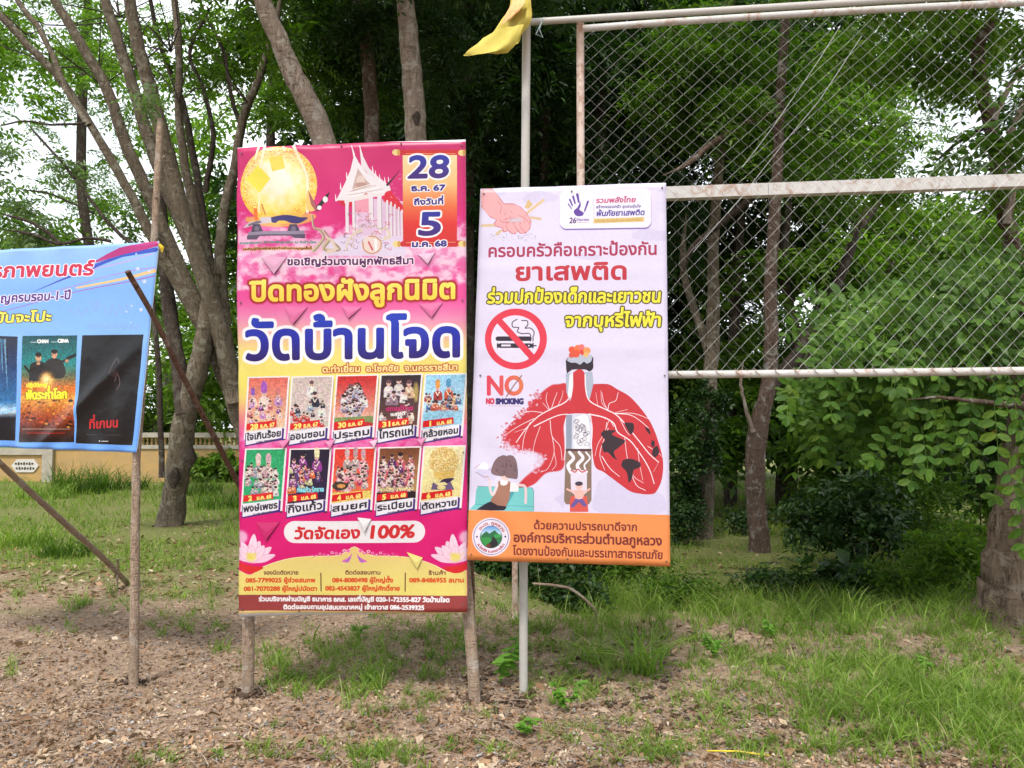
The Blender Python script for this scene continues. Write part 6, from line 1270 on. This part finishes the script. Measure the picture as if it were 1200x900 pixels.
# litter: dry leaves, bark chips, stones, twigs
def scatter(n, x0, x1, y0, y1, dens=None):
    px, py = x0+rng.random(n)*(x1-x0), y0+(y1-y0)*rng.random(n)**.8; q = hits(px, py)
    if dens is not None: q = q[rng.random(n) < dens(px, py)]
    q[:, 2] = gz(q[:, 0], q[:, 1]); return q
def chips(C, l0, l1, asp, flat=.35, lift=.004):
    n = len(C); az = rng.random(n)*6.283; d = unit(np.c_[np.cos(az), np.sin(az), rng.normal(size=n)*flat]); up = unit(np.array([0, 0, 1.])+rng.normal(size=(n, 3))*flat*1.3)
    L_ = l0+(l1-l0)*rng.random(n)**2; return leaf_arrays(C+np.array([0, 0, lift])-d*(L_/2)[:, None], d, up, L_, L_*(asp*(.6+.8*rng.random(n))), False, .15)
C = scatter(60000, -40, 1240, 700, 925, lambda x, y: np.clip(1.0-.45*(x > 640)*(y < 800), 0, 1)*(.35+.9*fbm(x*.02, y*.03, 3)))
V, F = chips(C, .008, .036, .55, .6, .005); o = mesh('leaf_litter', V, F, M['litter']); tag(o, 'brown and buff dry leaf litter strewn over the trodden earth', kind='stuff')
C = scatter(1500, -40, 1240, 640, 920); V, F = chips(C, .04, .085, .42, .45, .008); o = mesh('fallen_leaves', V, F, M['litter']); tag(o, 'larger curled dry leaves lying on the earth', kind='stuff')
C = scatter(7000, -60, 1260, 600, 700, lambda x, y: np.where(x < 560, .9, .5)); V, F = chips(C, .04, .1, .4, .4, .01); o = mesh('fallen_leaves', V, F, M['litter']); tag(o, 'dry leaves scattered under the trees further back', kind='stuff')
def stones(C, r0, r1, name, mat, label, sq=.55):
    n = len(C); base = np.array([[1,0,0],[-1,0,0],[0,1,0],[0,-1,0],[0,0,1],[0,0,-1],[.7,.7,.5],[-.7,-.6,.55]])[:6]
    r = r0+(r1-r0)*rng.random(n)**3; J = base[None]*(1+rng.normal(size=(n, 6, 3))*.28)+rng.normal(size=(n, 6, 3))*.15; J[..., 2] *= sq
    V = C[:, None]+J*r[:, None, None]+np.array([0, 0, 1])*(r*.25)[:, None, None]; T = [[0,2,4],[2,1,4],[1,3,4],[3,0,4],[2,0,5],[1,2,5],[3,1,5],[0,3,5]]; i = np.arange(n)[:, None]*6
    o = mesh(name, V.reshape(-1, 3), np.concatenate([i+q for q in T], 0), mat, None, False); tag(o, label, kind='stuff'); return o
stones(scatter(9000, -40, 1240, 700, 925), .003, .014, 'gravel', M['pebble'], 'small grey stones and grit among the leaf litter')
stones(scatter(3200, 540, 1240, 690, 925, lambda x, y: (fbm(x*.012+4, y*.03, 3) > .46)*1.), .005, .026, 'earth_clods', M['clod'], 'dark crumbly clods of earth on the broken bank', .5)
pb = np.concatenate([hits(x+rng.normal(size=90)*sx_, y+rng.normal(size=90)*3.2) for x, y, sx_ in ((157, 799, 11), (292, 814, 13), (557, 817, 14), (613, 818, 11))]); pb[:, 2] = gz(pb[:, 0], pb[:, 1])+.004
stones(pb, .005, .022, 'loose_soil', M['clod'], 'loose dark soil heaped round the feet of the posts', .6)
bb = MB()
for q in scatter(900, -40, 1240, 660, 920):
    a_ = rng.random()*6.283; l_ = .04+.14*rng.random(); d = np.array([math.cos(a_), math.sin(a_), rng.normal()*.06])*l_; bb.tube([q+[0, 0, .005], q+d*.5+[0, 0, .009+.01*rng.random()], q+d+[0, 0, .006]], [.0024, .0022, .0012], 4, 0, False)
tag(bb.build('twig_litter', M['twig']), 'short dry twigs lying among the leaves', kind='stuff')
# leafy weeds that can be told apart
def weed(x, y, h_, n, lab, ll=.035):
    g_ = hit(x, y); g_[2] = gz(g_[0], g_[1]); R_ = root('leafy_weed', tuple(map(float, g_)), lab, 'plant', 'young bright green weeds')
    st = MB(); B_, D_, U_ = [], [], []
    for k in range(max(2, n//9)):
        az = rng.random()*6.28; tip = g_+np.array([math.cos(az)*h_*.45, math.sin(az)*h_*.3, h_*(.6+.4*rng.random())]); mid = (g_+tip)/2+[0, 0, h_*.12]; q = crom([g_, mid, tip], 4); st.tube(q, [.0025]*len(q), 4, 0, False)
        for j in range(2, len(q)):
            for s_ in range(2):
                a2 = rng.random()*6.28; B_.append(q[j]); D_.append([math.cos(a2), math.sin(a2)-.2, .1]); U_.append([rng.normal()*.3, -.4, 1])
    V, F = leaf_arrays(np.array(B_), unit(np.array(D_)), unit(np.array(U_)), ll*(.7+.6*rng.random(len(B_))), ll*.62*np.ones(len(B_)), True, .2); mesh('leaves', V, F, M['weed'], R_, True); st.build('stems', M['weed'], R_)
weed(585, 800, .26, 40, 'tall bright weed standing between the two front posts', .055); weed(665, 832, .17, 40, 'bushy bright weed right of the grey post foot'); weed(617, 862, .08, 12, 'tiny pale weed in front of the grey post')
weed(905, 748, .13, 22, 'bright weed left of the grass edge on the bank'); weed(420, 748, .10, 14, 'small bright weed under the magenta banner'); weed(838, 772, .16, 30, 'pale leafy weed on the bank under the right corner of the campaign board'); weed(1085, 790, .10, 14, 'pale weed in the thick grass at the right'); weed(545, 770, .10, 12, 'small round leaved weed beside the leaning wooden post')
def clump(x, y, h_, n, lab, w_=.010, mat='grass'):
    g_ = hit(x, y); g_[2] = gz(g_[0], g_[1]); R_ = root('grass_clump', tuple(map(float, g_)), lab, 'grass', 'tall grass clumps on the bank')
    B_ = g_+rng.normal(size=(n, 3))*np.array([.05, .04, 0]); V, F = blades(B_, h_*(.5+.6*rng.random(n)), w_*(.7+.6*rng.random(n)), .3+1.2*rng.random(n), 6); mesh('blades', V, F, M[mat], R_)
clump(755, 790, .34, 60, 'wide arching grass clump in front of the campaign board corner', .013); clump(700, 775, .26, 50, 'loose grass clump left of the widest arching one'); clump(930, 728, .42, 46, 'tallest grass clump on the edge of the bank', .013)
clump(1000, 728, .34, 40, 'upright grass clump left of the massive trunk', .010); clump(850, 722, .36, 40, 'grass clump near the ivy clad trunk', .010); clump(1110, 712, .34, 70, 'dense bright grass at the foot of the massive trunk', .009)
clump(1040, 838, .22, 70, 'thick grass clump low on the right bank', .008); clump(430, 800, .16, 60, 'short grass clump under the magenta banner', .006); clump(540, 760, .24, 30, 'grass beside the leaning wooden post', .009)
for (x, y, h_, n, lab) in ((95, 578, .75, 420, 'tall dark grass thicket against the wall below the blue banner'), (140, 574, .6, 260, 'grass thicket just left of the banner pole by the wall'), (55, 584, .45, 180, 'lower grass thicket in front of the plaque'),
    (262, 596, .4, 160, 'rough grass on the lawn beside the magenta banner'), (30, 640, .3, 160, 'grass tuft behind the rear brace pole'), (75, 652, .26, 150, 'grass tuft right of the rear brace pole'), (225, 580, .5, 200, 'grass thicket below the balustrade')):
    g_ = hit(x, y); R_ = root('grass_clump', tuple(map(float, g_)), lab, 'grass', 'grass thickets on the lawn'); k_ = g_[1]/900
    q_ = rng.random((n, 2))*2-1; B_ = g_+np.c_[q_[:, 0]*34*k_*(1-.4*q_[:, 1]**2), q_[:, 1]*20*k_, q_[:, 0]*0]; V, F = blades(B_, h_*(.35+.8*rng.random(n)), .018*(.7+.6*rng.random(n)), .2+.9*rng.random(n), 4); mesh('blades', V, F, M['grass_far' if x < 60 else 'leaf_mid'], R_)
V, F = tube(crom([hit(832, 800)+[0, 0, .02], P(795, 730, 5.2), P(760, 700, 5.5), P(722, 688, 5.7), P(690, 676, 5.9)], 5), [.012, .006], 6) if 0 else tube(crom([P(700, 726, 5.6), P(695, 712, 5.5), P(672, 692, 5.5), P(650, 686, 5.6), P(625, 684, 5.8)], 5), .010, 6, .2)
tag(mesh('fallen_branch', V, F, M['pole'], None, True), 'pale bare branch arching behind the feet of the campaign board', 'branch')
g_ = hit(828, 884); g2 = hit(902, 889); V, F = tube([g_+[0, 0, .015], (g_+g2)/2+[0, 0, .022], g2+[0, 0, .012]], .0038, 6)
tag(mesh('plastic_strip', V, F, plain('yellow_plastic', (.75,.55,.03), .5), None, True), 'thin bright yellow plastic strip lying on the ground at the bottom', 'strip')
for x, y, l_, lab in ((620, 845, .0, ''),):
    pass
